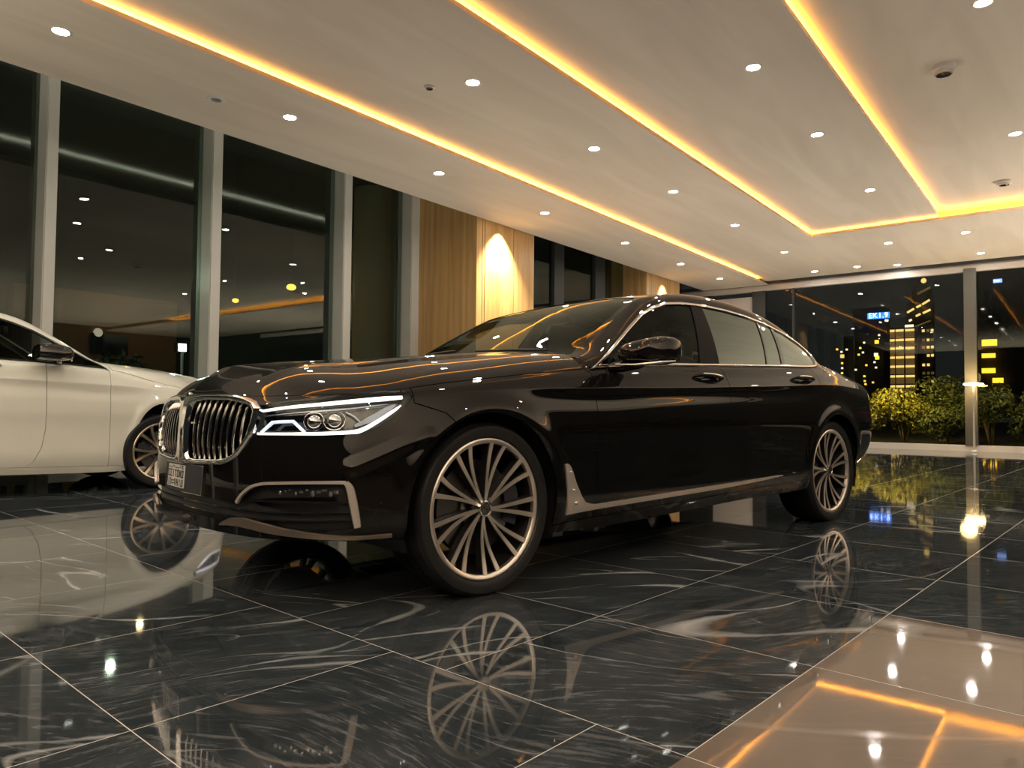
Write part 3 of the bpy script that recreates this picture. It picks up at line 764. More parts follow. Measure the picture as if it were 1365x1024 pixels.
        # mirrors
        mx0, ml, mz, mh = (.775, .21, 1.040, .068) if trim_kit else (1.03, .27, 1.085, .078)
        m = MB(); A = []
        prof = [(0, .10), (.06, .55), (.18, .82), (.42, 1.0), (.70, 1.0), (.92, .92), (1.0, .86)]   # x along the housing, size
        for t, k_ in prof:
            ring = []
            for a in np.linspace(0, 2*PI, 29)[:-1]:
                cy, sz = math.cos(a), math.sin(a)
                e = .62; yy = math.copysign(abs(cy)**e, cy)*.150*k_; zz_ = math.copysign(abs(sz)**e, sz)*(mh if sz > 0 else mh-.006)*k_
                zz_ += .012*(yy/.125)*(1 if sz > 0 else -.4); ring.append((mx0+ml*t+.06*(yy/.125)*(t < .9)*0+.035*(yy/.125)**2*0, 1.045+yy, mz+zz_+.010*t))
            A.append(ring)
        n_r = len(A[0]); vs = [p for r_ in A for p in r_]
        fs = [(i*n_r+j, i*n_r+(j+1) % n_r, (i+1)*n_r+(j+1) % n_r, (i+1)*n_r+j) for i in range(len(A)-1) for j in range(n_r)]+[tuple(range(n_r))]
        m.add(both(vs, s, wp), fs)
        mir = m.build('side_mirror', gloss_black if not trim_kit else paint, root, 50)
        m = MB(); m.add(both([(mx0+ml-.006, 1.045+(y-1.045)*.93, mz+.006+(z-mz-.006)*.9) for a, y, z in A[-1]], s, wp), [tuple(range(n_r))]); m.build('mirror_glass', chrome, mir, 0)
        m = MB(); mm = MB(); mm.tube([(mx0+.015, .93, mz-.053), (mx0+.010, 1.05, mz-.060), (mx0+.045, 1.175, mz-.050), (mx0+.125, 1.196, mz-.042)], [.006, .008, .008, .004], 8); m.add(both(mm.v, s, wp), mm.f); m.build('mirror_chrome_strip', chrome, mir, 40)
        m = MB(); mm = MB(); mm.tube([(mx0+.045, .84, mz-.065), (mx0+.075, .93, mz-.062), (mx0+.095, 1.02, mz-.05)], [.030, .026, .022], 10); m.add(both(mm.v, s, wp), mm.f); m.build('mirror_arm', gloss_black, mir, 40)
    # ---- cabin
    def put(mb, name, mat, par=None, sm=40, bev=0):
        v = wp(np.array(mb.v, float)).tolist(); k_ = MB(); k_.v = v; k_.f = mb.f; k_.m = mb.m; return k_.build(name, mat, par or root, sm, bevel=bev)
    m = MB(); m.ball((.98, 0, .93), (.34, .70, .085), 28, 10, .6); put(m, 'dashboard', cabin)
    m = MB(); m.box((2.0, 0, .30), (2.6, 1.5, .05)); m.box((2.1, 0, .50), (2.2, .24, .36)); put(m, 'cabin_floor', cabin)
    m = MB()
    m.lathe([(.185, 0), (.19, .012), (.178, .02), (.168, .012), (.172, 0)], 36, 'z', (0, 0, 0), close=True)
    for a in (0, PI/2, PI): m.bar((0, 0, .0), (.17*math.cos(a+PI), .17*math.sin(a+PI), .01), .03, .012)
    m.ball((0, 0, -.004), (.06, .06, .02), 16, 8)
    rm = Euler((0, math.radians(-62), 0)).to_matrix()
    for i, p in enumerate(m.v):
        q = rm @ Vector(p); m.v[i] = (1.36+q.x, -.37+q.y, .93+q.z)
    put(m, 'steering_wheel', cabin)
    for nm, xs, ys in (('front_seat', 1.62, (-.37, .37)), ('rear_seat', 2.72, (-.36, .36))):
        for y in ys:
            m = MB(); m.ball((xs, y, .50), (.27, .25, .11), 20, 10, .5); st = put(m, nm, leather)
            m = MB(); m.ball((0, 0, 0), (.085, .24, .34), 20, 12, .55); rm = Euler((0, math.radians(18), 0)).to_matrix()
            for i, p in enumerate(m.v):
                q = rm @ Vector(p); m.v[i] = (xs+.33+q.x, y+q.y, .80+q.z)
            put(m, 'backrest', leather, st)
            m = MB(); m.ball((xs+.46, y, 1.19), (.055, .13, .085), 16, 10, .6); put(m, 'headrest', leather, st)
    m = MB(); m.ball((1.33, 0, 1.335), (.03, .12, .035), 16, 8, .6); m.bar((1.33, 0, 1.35), (1.40, 0, 1.41), .03, .012); put(m, 'interior_mirror', plastic)
    return root

# ================================================================= setting: materials
def mat_ceiling():
    m, nt, N, L, b = nodes('ceiling_paint')
    tc = N.new('ShaderNodeTexCoord'); mp = N.new('ShaderNodeMapping'); mp.inputs['Rotation'].default_value = (0, 0, .5); mp.inputs['Scale'].default_value = (.35, 2.2, 1)
    nz = N.new('ShaderNodeTexNoise'); nz.inputs['Scale'].default_value = 1.1; nz.inputs['Detail'].default_value = 3; nz.inputs['Distortion'].default_value = .8
    rp = N.new('ShaderNodeValToRGB'); rp.color_ramp.elements[0].color = (.64, .565, .455, 1); rp.color_ramp.elements[1].color = (.71, .635, .52, 1)
    rp.color_ramp.elements[0].position = .35; rp.color_ramp.elements[1].position = .65
    L.new(tc.outputs['Object'], mp.inputs['Vector']); L.new(mp.outputs[0], nz.inputs['Vector']); L.new(nz.outputs['Fac'], rp.inputs['Fac']); L.new(rp.outputs['Color'], b.inputs['Base Color'])
    b.inputs['Roughness'].default_value = .6; b.inputs['Specular IOR Level'].default_value = .25
    return m
def mat_wood():
    m, nt, N, L, b = nodes('oak_veneer')
    tc = N.new('ShaderNodeTexCoord'); mp = N.new('ShaderNodeMapping'); mp.inputs['Scale'].default_value = (5, 5, .22)
    nz = N.new('ShaderNodeTexNoise'); nz.inputs['Scale'].default_value = 2.2; nz.inputs['Detail'].default_value = 7; nz.inputs['Roughness'].default_value = .62; nz.inputs['Distortion'].default_value = .5
    nz2 = N.new('ShaderNodeTexNoise'); nz2.inputs['Scale'].default_value = 28; nz2.inputs['Detail'].default_value = 3
    rp = N.new('ShaderNodeValToRGB'); rp.color_ramp.elements[0].color = (.50, .285, .095, 1); rp.color_ramp.elements[1].color = (.74, .48, .20, 1)
    rp.color_ramp.elements[0].position = .32; rp.color_ramp.elements[1].position = .68
    mx = N.new('ShaderNodeMix'); mx.data_type = 'RGBA'; mx.blend_type = 'MULTIPLY'; mx.inputs['Factor'].default_value = .28
    L.new(tc.outputs['Object'], mp.inputs['Vector']); L.new(mp.outputs[0], nz.inputs['Vector']); L.new(mp.outputs[0], nz2.inputs['Vector'])
    L.new(nz.outputs['Fac'], rp.inputs['Fac']); L.new(rp.outputs['Color'], mx.inputs['A']); L.new(nz2.outputs['Color'], mx.inputs['B']); L.new(mx.outputs['Result'], b.inputs['Base Color'])
    b.inputs['Roughness'].default_value = .38
    return m
def mat_floor():
    """polished dark stone tiles with white veins and pale joints; a field near the open side is coloured brown as a painted ceiling reflection"""
    m, nt, N, L, b = nodes('polished_stone_tiles')
    def math_(op, a, bb=None, c=None, clampv=False):
        n = N.new('ShaderNodeMath'); n.operation = op; n.use_clamp = clampv
        for i, x in enumerate((a, bb, c)):
            if x is None: continue
            if isinstance(x, (int, float)): n.inputs[i].default_value = x
            else: L.new(x, n.inputs[i])
        return n.outputs[0]
    tc = N.new('ShaderNodeTexCoord'); mp = N.new('ShaderNodeMapping'); mp.inputs['Rotation'].default_value = (0, 0, math.radians(4.0))
    L.new(tc.outputs['Object'], mp.inputs['Vector']); sp = N.new('ShaderNodeSeparateXYZ'); L.new(mp.outputs[0], sp.inputs[0])
    u, v = sp.outputs[0], sp.outputs[1]
    TW = .78
    uu = math_('DIVIDE', math_('SUBTRACT', u, JU), TW); left = math_('LESS_THAN', u, JU+.005)
    vv = math_('DIVIDE', math_('ADD', math_('SUBTRACT', v, JV), math_('MULTIPLY', left, -.24)), TW)
    fu, fv = math_('FRACT', uu), math_('FRACT', vv); iu, iv = math_('FLOOR', uu), math_('FLOOR', vv)
    eu = math_('MINIMUM', fu, math_('SUBTRACT', 1.0, fu)); ev = math_('MINIMUM', fv, math_('SUBTRACT', 1.0, fv))
    ed = math_('MINIMUM', eu, ev)
    joint = math_('LESS_THAN', ed, .0016)
    # tile offset for the veins
    tid = N.new('ShaderNodeCombineXYZ'); L.new(math_('MULTIPLY', iu, 3.7), tid.inputs[0]); L.new(math_('MULTIPLY', iv, 5.3), tid.inputs[1]); L.new(math_('ADD', iu, math_('MULTIPLY', iv, 2.0)), tid.inputs[2])
    ad = N.new('ShaderNodeVectorMath'); ad.operation = 'ADD'; L.new(mp.outputs[0], ad.inputs[0]); L.new(tid.outputs[0], ad.inputs[1])
    hs = N.new('ShaderNodeTexWhiteNoise'); hs.noise_dimensions = '3D'; L.new(tid.outputs[0], hs.inputs['Vector'])
    vr = N.new('ShaderNodeVectorRotate'); vr.rotation_type = 'Z_AXIS'; L.new(ad.outputs[0], vr.inputs['Vector']); L.new(math_('MULTIPLY', hs.outputs['Value'], 1.5), vr.inputs['Angle']); ad = vr
    nz = N.new('ShaderNodeTexNoise'); nz.inputs['Scale'].default_value = .9; nz.inputs['Detail'].default_value = 1.0; nz.inputs['Roughness'].default_value = .45; L.new(ad.outputs[0], nz.inputs['Vector'])
    wv = N.new('ShaderNodeVectorMath'); wv.operation = 'MULTIPLY_ADD'; L.new(nz.outputs['Color'], wv.inputs[0]); wv.inputs[1].default_value = (.75, .75, .2); L.new(ad.outputs[0], wv.inputs[2])
    jt = N.new('ShaderNodeTexNoise'); jt.inputs['Scale'].default_value = 14; jt.inputs['Detail'].default_value = 4; L.new(ad.outputs[0], jt.inputs['Vector'])
    wj = N.new('ShaderNodeVectorMath'); wj.operation = 'MULTIPLY_ADD'; L.new(jt.outputs['Color'], wj.inputs[0]); wj.inputs[1].default_value = (.02, .02, 0); L.new(wv.outputs[0], wj.inputs[2])
    def vein(scale, stretch, rot, thin, lo, mask_scale):
        m2 = N.new('ShaderNodeMapping'); m2.inputs['Scale'].default_value = stretch; m2.inputs['Rotation'].default_value = (0, 0, rot); L.new(wj.outputs[0], m2.inputs['Vector'])
        vo = N.new('ShaderNodeTexNoise'); vo.inputs['Scale'].default_value = scale; vo.inputs['Detail'].default_value = .6; L.new(m2.outputs[0], vo.inputs['Vector'])
        di = math_('ABSOLUTE', math_('SUBTRACT', vo.outputs['Fac'], .5))
        mk = N.new('ShaderNodeTexNoise'); mk.inputs['Scale'].default_value = mask_scale; mk.inputs['Detail'].default_value = 3; L.new(ad.outputs[0], mk.inputs['Vector'])
        msk = math_('MULTIPLY', math_('SUBTRACT', mk.outputs['Fac'], lo), 3.5, clampv=True)
        wdt = math_('MULTIPLY', math_('MULTIPLY', msk, msk), thin)
        line = math_('SUBTRACT', 1.0, math_('DIVIDE', di, math_('ADD', wdt, .0016)), clampv=True)
        return math_('MULTIPLY', math_('POWER', line, .8), msk)
    v1 = vein(1.5, (.22, 1.0, 1), .5, .032, .43, 1.3); v2 = vein(2.6, (.16, 1.0, 1), .25, .012, .36, 1.5); v3 = vein(5.5, (.16, 1, 1), .6, .010, .38, 2.2)
    fine = N.new('ShaderNodeTexNoise'); m3 = N.new('ShaderNodeMapping'); m3.inputs['Scale'].default_value = (7, 38, 1); m3.inputs['Rotation'].default_value = (0, 0, .35)
    L.new(wv.outputs[0], m3.inputs['Vector']); L.new(m3.outputs[0], fine.inputs['Vector']); fine.inputs['Scale'].default_value = 1.3; fine.inputs['Detail'].default_value = 8; fine.inputs['Roughness'].default_value = .7
    fs_ = math_('MULTIPLY', math_('SUBTRACT', fine.outputs['Fac'], .50), 2.1, clampv=True)
    speck = N.new('ShaderNodeTexNoise'); speck.inputs['Scale'].default_value = 260; speck.inputs['Detail'].default_value = 2; L.new(mp.outputs[0], speck.inputs['Vector'])
    sk = math_('MULTIPLY', math_('SUBTRACT', speck.outputs['Fac'], .60), 1.6, clampv=True)
    tot = math_('ADD', math_('ADD', math_('MULTIPLY', v1, .95), math_('MULTIPLY', v2, .75)), math_('ADD', math_('MULTIPLY', v3, .35), math_('ADD', math_('MULTIPLY', fs_, .42), math_('MULTIPLY', sk, .26))), clampv=True)
    # base stone
    cl = N.new('ShaderNodeTexNoise'); cl.inputs['Scale'].default_value = 3.5; cl.inputs['Detail'].default_value = 6; L.new(ad.outputs[0], cl.inputs['Vector'])
    rp = N.new('ShaderNodeValToRGB'); rp.color_ramp.elements[0].color = (.015, .020, .0245, 1); rp.color_ramp.elements[1].color = (.034, .042, .049, 1)
    rp.color_ramp.elements[0].position = .3; rp.color_ramp.elements[1].position = .75; L.new(cl.outputs['Fac'], rp.inputs['Fac'])
    mv = N.new('ShaderNodeMix'); mv.data_type = 'RGBA'; L.new(tot, mv.inputs['Factor']); L.new(rp.outputs['Color'], mv.inputs['A']); mv.inputs['B'].default_value = (.42, .44, .45, 1)
    # brown field on the open side: ceiling reflection put into the tile colour
    brown = math_('MULTIPLY', math_('LESS_THAN', v, JV), math_('LESS_THAN', u, JU+2*TW))
    bn = N.new('ShaderNodeMix'); bn.data_type = 'RGBA'; bn.inputs['A'].default_value = (.115, .092, .078, 1); bn.inputs['B'].default_value = (.150, .125, .108, 1); L.new(cl.outputs['Fac'], bn.inputs['Factor'])
    bv = N.new('ShaderNodeMix'); bv.data_type = 'RGBA'; L.new(math_('MULTIPLY', tot, .16), bv.inputs['Factor']); L.new(bn.outputs['Result'], bv.inputs['A']); bv.inputs['B'].default_value = (.42, .44, .45, 1)
    mb_ = N.new('ShaderNodeMix'); mb_.data_type = 'RGBA'; L.new(brown, mb_.inputs['Factor']); L.new(mv.outputs['Result'], mb_.inputs['A']); L.new(bv.outputs['Result'], mb_.inputs['B'])
    mj = N.new('ShaderNodeMix'); mj.data_type = 'RGBA'; L.new(joint, mj.inputs['Factor']); L.new(mb_.outputs['Result'], mj.inputs['A']); mj.inputs['B'].default_value = (.50, .47, .43, 1)
    L.new(mj.outputs['Result'], b.inputs['Base Color'])
    rr_ = math_('ADD', .035, math_('ADD', math_('MULTIPLY', joint, .4), math_('MULTIPLY', tot, .10))); L.new(rr_, b.inputs['Roughness'])
    b.inputs['IOR'].default_value = 1.46
    bp = N.new('ShaderNodeBump'); bp.inputs['Strength'].default_value = .03; bp.inputs['Distance'].default_value = .003
    L.new(math_('SUBTRACT', cl.outputs['Fac'], math_('MULTIPLY', joint, 1.0)), bp.inputs['Height']); L.new(bp.outputs['Normal'], b.inputs['Normal'])
    return m
JU, JV = 1.487, .812
ceil_m = mat_ceiling(); wood = mat_wood(); floor_m = mat_floor()
alu = pbr('grey_aluminium', (.62, .62, .57), .45, .0, var=.06, bscale=3)
alu_dark = pbr('dark_aluminium', (.035, .037, .036), .5, .2)
frame_m = pbr('pale_wall_paint', (.55, .50, .45), .6)
sill_m = pbr('white_sill', (.72, .69, .64), .5)
pane = glass('window_glass', (.62, .68, .64), 1.7, scale=1.0)
pane2 = glass('window_glass_clear', (.80, .83, .82), 1.45, scale=.8)
post_m = pbr('grey_green_post', (.09, .085, .07), .5)
lobby_wall = pbr('brown_lobby_wall', (.22, .115, .06), .6, var=.1, bscale=2)
lobby_floor = pbr('dark_lobby_floor', (.03, .03, .03), .3)
lobby_dark = pbr('dark_lobby_paint', (.045, .052, .05), .7)
pale_m = pbr('pale_column_paint', (.42, .42, .33), .6)
asphalt = pbr('dark_asphalt', (.02, .02, .02), .9, var=.3, bscale=8)
white_plastic = pbr('white_plastic', (.70, .66, .60), .4)
led_m = emis('amber_led', (1.0, .43, .055), 55)
lamp_m = emis('downlight_diffuser', (1.0, .93, .83), LAMP)

# ================================================================= setting: shell
def sbox(name, c, d, mat, parent=None, **k):
    o = MB().box(c, d).build(name, mat, parent, 0, **k)
    if not parent: tag(o, kind='structure')
    return o
def slab(name, boxes, mat):
    m = MB()
    for x0, x1, y0, y1, z0, z1 in boxes: m.box(((x0+x1)/2, (y0+y1)/2, (z0+z1)/2), (x1-x0, y1-y0, z1-z0))
    o = m.build(name, mat, None, 0); return tag(o, kind='structure')
XB = 17.84
slab('floor', [(-7, XB+.3, -9, 9.35, -.12, 0)], floor_m)
Z1, Z2, Z3, Z4 = 3.879, 3.959, 4.039, 4.119
Y1, Y2, Y3, XC = 6.037, 3.875, 1.851, 13.74
LT = .030
slab('ceiling', [(-7, XB, Y1, 7.67, Z1, Z1+LT), (-7, XB, Y1+.20, 7.67, Z1+LT, 4.95),
                 (-7, XB, Y2, Y1+.20, Z2, Z2+LT), (XC, XB, -14, Y2, Z2, Z2+LT), (-7, XB, Y2+.20, Y1+.20, Z2+LT, 4.95), (XC+.20, XB, -14, Y2+.20, Z2+LT, 4.95),
                 (-7, XC, Y3, Y2+.20, Z3, Z3+LT), (XC, XC+.20, Y3, Y2+.20, Z3, Z3+LT), (-7, XC+.20, Y3+.20, Y2+.20, Z3+LT, 4.95),
                 (-7, XC+.20, -14, Y3+.20, Z4, Z4+LT)], ceil_m)
slab('ceiling_recess', [(-7, XB+.3, 7.67, 9.6, 4.90, 4.95)], alu)
# left glass front: fins and panes
fins = [(-3.42, -3.28), (-1.22, -1.08), (.97, 1.10), (3.12, 3.245), (5.07, 5.22), (7.25, 7.41), (8.70, 8.89)]
for i, (a, b) in enumerate(fins):
    o = MB().box(((a+b)/2, 9.165, 2.45), (b-a, .33, 4.9)).box(((a+b)/2, 8.995, 2.45), (b-a-.02, .02, 4.9)).build('trim_%d' % (i+1), alu, None, 0); tag(o, kind='structure')
for i in range(len(fins)-1):
    a, b = fins[i][1], fins[i+1][0]
    g = MB().box(((a+b)/2, 9.24, 2.45), (b-a, .024, 4.9)).build('window_%d' % (i+1), pane, None, 0); tag(g, kind='structure')
slab('baseboard_left', [(-7, 8.7, 9.19, 9.30, 0, .10)], alu)
# glass beyond the first wooden pier
for i, (a, b) in enumerate([(11.86, 12.20), (13.40, 13.80)]):
    o = MB().box(((a+b)/2, 8.27, 2.2), (b-a, .10, 4.4)).build('trim_%d' % (i+8), alu_dark, None, 0); tag(o, kind='structure')
for i, (a, b) in enumerate([(10.45, 14.71), (16.41, XB)]):
    g = MB().box(((a+b)/2, 8.30, 2.2), (b-a, .024, 4.4)).build('window_%d' % (i+7), pane, None, 0); tag(g, kind='structure')
# wooden piers
def pier(x0, x1, y1, label):
    o = MB().box(((x0+x1)/2, (7.69+y1)/2, 2.45), (x1-x0, y1-7.69, 4.9)).build('wood_pier', wood, None, 0, bevel=.006)
    tag(o, label, 'pillar')
    for k, t in enumerate((.09, .13, .62)):
        s = MB().box((x0+(x1-x0)*t, 7.689, 2.0), (.006, .006, 3.9)).build('panel_joint', pbr('joint_%d_%d' % (k, int(x0)), (.16, .09, .04), .6), o, 0)
    return o
pier(8.89, 10.45, 9.4, 'wide oak veneered pier with a bright light spot beside the tall glass panes')
pier(14.71, 16.41, 8.6, 'oak veneered pier showing just above the roof of the black sedan')
# back glass wall
slab('wall_back_header', [(XB-.04, XB+.10, -9, 9.3, 3.74, 3.86), (XB-.02, XB+.10, -9, 9.3, 3.86, 3.90)], frame_m)
slab('trim_10', [(XB-.06, XB+.02, -9, 9.3, 3.895, 3.965)], alu_dark)
slab('baseboard_back', [(XB-.05, XB+.20, -9, 9.3, 0, .125)], sill_m)
slab('trim_11', [(XB-.08, XB+.12, 1.73, 1.95, .12, 3.80)], post_m)
slab('trim_12', [(XB-.02, XB+.08, 5.41, 5.46, .12, 3.80)], alu_dark)
slab('trim_13', [(XB-.02, XB+.08, 6.10, 6.42, .12, 3.80)], alu_dark)
slab('wall_back_panel', [(XB+.02, XB+.14, 6.42, 7.45, .12, 3.62)], frame_m)
slab('wall_back_end', [(XB+.02, XB+.14, 7.45, 9.3, .12, 3.80)], alu_dark)
for i, (a, b) in enumerate([(-9, 1.73), (1.95, 5.41), (5.46, 6.10)]):
    g = MB().box((XB+.05, (a+b)/2, 1.96), (.024, b-a, 3.7)).build('window_%d' % (i+9), pane2, None, 0); tag(g, kind='structure')
# lobby behind the glass front
slab('floor_lobby', [(-7, XB+.3, 9.35, 14.2, -.12, 0)], lobby_floor)
slab('wall_lobby', [(-7, XB+.3, 14.0, 14.2, 0, 4.95)], lobby_dark)
slab('ceiling_lobby', [(-7, XB+.3, 9.6, 14.2, 4.90, 4.95)], lobby_dark)
slab('wall_lobby_end', [(-7.2, -7, 9.3, 14.2, 0, 4.95), (XB+.1, XB+.3, 9.3, 14.2, 0, 4.95)], lobby_dark)
slab('wall_lobby_partition', [(4.3, 7.0, 13.55, 13.75, 0, 2.75)], lobby_wall)
o = MB().box((5.78, 13.52, 1.86), (.62, .05, .36)).build('wall_screen', gloss_black, None, 0, bevel=.005); tag(o, 'dark blank screen on the brown lobby wall behind the glass', 'screen')
o = MB().lathe([(.001, 0), (.07, 0), (.08, .02), (.07, .04), (.001, .04)], 24, 'y', (5.58, 13.49, 2.05)).build('wall_lamp', pbr('frosted_glass', (.5, .45, .38), .5, emit=(1, .8, .6), es=.6), None); tag(o, 'small round pale lamp on the brown lobby wall', 'lamp')
o = MB().lathe([(.001, 0), (.40, 0), (.40, 4.9), (.001, 4.9)], 40, 'z', (9.25, 10.55, 0)).build('lobby_column', pale_m, None); tag(o, 'pale round column behind the glass next to the wide oak pier', 'column')

# ================================================================= lamps in the ceiling
def downlight(x, y, z, label, group):
    t = empty('recessed_light', (x, y, z)); tag(t, label, 'light', group)
    m = MB(); m.lathe([(.060, .002), (.064, -.006), (.078, -.004), (.082, .001), (.082, .02), (.060, .02)], 28, close=True); m.build('trim_ring', white_plastic, t, 50)
    m = MB(); m.lathe([(.0005, -.008), (.03, -.0075), (.052, -.004), (.0605, .001)], 28); m.build('diffuser', lamp_m, t, 60)
    return t
ORD = ['first', 'second', 'third', 'fourth', 'fifth', 'sixth', 'seventh', 'eighth', 'ninth', 'tenth']
row1 = [2.39, 4.62, 6.92, 9.33, 11.89, 14.27, 16.37]
for i, x in enumerate(row1):
    downlight(x, 6.66, Z1, '%s round downlight from the left in the ceiling row above the glass front' % ORD[i], 'downlights in the row above the glass front')
row2 = [5.30, 7.55, 9.73, 12.12, 14.73]
for i, x in enumerate(row2):
    downlight(x, 4.66, Z2, '%s round downlight from the left between the two longest amber strips' % ORD[i], 'downlights between the two longest amber strips')
for x, y, l in [(17.13, 4.75, 'first'), (17.10, 3.85, 'second'), (17.40, 3.12, 'third'), (17.05, 1.57, 'fourth')]:
    downlight(x, y, Z2, '%s round downlight from the left in the row along the back glass wall' % l, 'downlights along the back glass wall')
downlight(15.06, 2.85, Z2, 'round downlight just beyond the amber cross strip, beside its left corner', 'downlights beyond the amber cross strip')
downlight(14.96, 1.60, Z2, 'round downlight just beyond the amber cross strip, towards the right edge', 'downlights beyond the amber cross strip')
for i, x in enumerate([6.79, 8.90, 11.60]):
    downlight(x, 2.43, Z3, ['largest', 'middle', 'smallest'][i]+' of three round downlights in the ceiling panel before the short amber strip', 'downlights in the panel before the short amber strip')
downlight(6.96, .60, Z4, 'round downlight cut by the top right corner of the picture', 'downlights in the highest ceiling panel')
downlight(10.49, .60, Z4, 'round downlight at the right edge above the small smoke detector', 'downlights in the highest ceiling panel')
def arealight(x, y, z, p, size, col=(1, .93, .83), rot=(0, 0, 0), shape='DISK'):
    d = bpy.data.lights.new('lamp', 'AREA'); d.shape = shape; d.size = size; d.energy = p; d.color = col
    o = bpy.data.objects.new('ceiling_lamp', d); C.objects.link(o); o.location = (x, y, z); o.rotation_euler = rot; return o
LP = LAMP*PI*PI*.0605**2
for x in (.2, -2.0, -4.2): arealight(x, 6.66, Z1-.006, LP, .12)
for x in (3.1, .9, -1.3, -3.5): arealight(x, 4.66, Z2-.006, LP, .12)
for x in (4.5, 2.2, 0.0, -2.3): arealight(x, 2.43, Z3-.006, LP, .12)
for x in (3.4, 0.0, -3.4, 13.0):
    arealight(x, .60, Z4-.006, LP, .12)
for x in (-3.4, .2, 3.8, 7.4, 11.0): arealight(x, -2.4, Z4-.006, LP, .12)
for x in (17.1,): arealight(x, -.6, Z2-.006, LP, .12)
for xa, xb in ((-7.0, 1.2), (1.2, 8.6)):                              # slim light line on the back of the soffit, towards the glass
    o = arealight((xa+xb)/2, 7.70, 4.19, 6, xb-xa, (.92, 1, .93), (-PI/2, 0, 0), 'RECTANGLE'); o.data.size_y = .022
# amber strips
def strip(c, d, label):
    o = MB().box(c, d).build('led_strip', led_m, None, 0); tag(o, label, 'light', 'amber light strips in the ceiling coves')
zg = lambda z: z+LT+.007
slab('trim_14', [(-7, 17.25, Y1, Y1+.006, Z1+LT, Z1+LT+.016), (-7, XC, Y2, Y2+.006, Z2+LT, Z2+LT+.016), (-7, XC, Y3, Y3+.006, Z3+LT, Z3+LT+.016), (XC, XC+.006, -14, Y2, Z2+LT, Z2+LT+.016)], ceil_m)
strip(((-7+17.25)/2, Y1+.05, zg(Z1)), (24.25, .035, .014), 'long amber light strip in the ceiling edge closest to the glass front')
strip(((-7+XC)/2, Y2+.05, zg(Z2)), (20.74, .035, .014), 'amber light strip in the middle of the ceiling, ending at the cross strip')
strip(((-7+XC)/2, Y3+.05, zg(Z3)), (20.74, .035, .014), 'short thick amber light strip right of the middle, reaching the top edge')
strip((XC+.05, (Y2-9)/2, zg(Z2)), (.035, Y2+9, .014), 'amber cross strip parallel to the back glass wall')
# wall washer over the pier
sp = bpy.data.lights.new('washer', 'SPOT'); sp.energy = 1300; sp.spot_size = math.radians(85); sp.spot_blend = 1; sp.color = (1, .82, .55); sp.shadow_soft_size = .03
o = bpy.data.objects.new('pier_washer', sp); C.objects.link(o); o.location = (9.45, 7.50, 3.86); o.rotation_euler = (math.radians(8), 0, 0)
sp2 = sp.copy(); sp2.energy = 260; o = bpy.data.objects.new('pier_washer', sp2); C.objects.link(o); o.location = (15.5, 7.50, 3.86); o.rotation_euler = (math.radians(8), 0, 0)
# detectors
def detector(x, y, z, r, h, label, dark):
    t = empty('smoke_detector', (x, y, z)); tag(t, label, 'detector')
    m = MB(); m.lathe([(.001, 0), (r, 0), (r, -h*.5), (r*.78, -h*.62)], 36); m.build('base', white_plastic, t, 40)
    m = MB(); m.lathe([(r*.78, -h*.6), (r*.76, -h), (r*.62, -h*1.02)], 36); m.build('cap', satin if dark else white_plastic, t, 40)
    m = MB(); m.lathe([(r*.63, -h*1.01), (r*.5, -h*.9), (.001, -h*.9)], 36); m.build('sensor', gloss_black, t, 40)
detector(8.03, 1.02, Z4, .105, .085, 'white smoke detector with a dark opening, the larger one on the ceiling', True)
detector(12.55, .86, Z4, .10, .06, 'smaller white smoke detector at the right edge of the ceiling', False)
detector(5.12, 5.07, Z2, .055, .02, 'small dark round sensor in the ceiling left of the middle amber strip', True)
t = empty('ceiling_spot', (3.90, 6.88, Z1)); tag(t, 'small unlit spot fitting in the ceiling close to the glass front', 'light')
MB().lathe([(.05, .002), (.055, -.008), (.085, -.006), (.09, 0)], 30).build('trim_ring', alu, t, 40); MB().lathe([(.001, .0), (.05, -.001)], 30).build('lens', gloss_black, t, 0)
# unseen upward spots added to brighten the ceiling, some behind the black car
for x, y, p in [(-5.5, -6.0, .9), (0.0, -4.2, .34), (5.5, -4.6, .17), (10.5, -4.6, .14), (15.2, -3.4, .62), (0.5, -10.5, .42), (7.0, -10.5, .42), (13.0, -10.5, .42), (-5.0, 1.0, 1.1), (-4.5, 6.0, .7), (5.9, 5.6, .06), (8.6, 5.2, .06), (11.6, 4.9, .07), (15.6, 4.2, .11)]:
    d = bpy.data.lights.new('upward_fill', 'SPOT'); d.energy = FILL*p; d.spot_size = math.radians(142); d.spot_blend = .5; d.color = (1, .87, .74); d.shadow_soft_size = .05
    o = bpy.data.objects.new('ceiling_fill', d); C.objects.link(o); o.location = (x, y, .04); o.rotation_euler = (PI, 0, 0)
# a low clipped hedge far along the open side of the forecourt
hx = np.linspace(-12, 26, 160); A = []
hz = 1.0+.35*np.sin(hx*1.7)+.25*np.sin(hx*4.1+1)+.18*np.sin(hx*9.3+2)
for k in range(9):
    th = PI*k/8; A.append(np.stack([hx, -17.0+.9*math.cos(th)+0*hx, np.where(np.full(160, 0 < k < 8), .2+hz*math.sin(th)**.7, -.02)], 1))
hg = MB().grid(np.stack(A, 0)).build('hedge_row', pbr('hedge_dark', (.012, .02, .008), .9, var=.5, bscale=6), None, 0); tag(hg, kind='structure')
slab('ground_forecourt', [(-30, 40, -40, -9, -.14, -.01), (-30, -7, -9, 20, -.14, -.01)], asphalt)

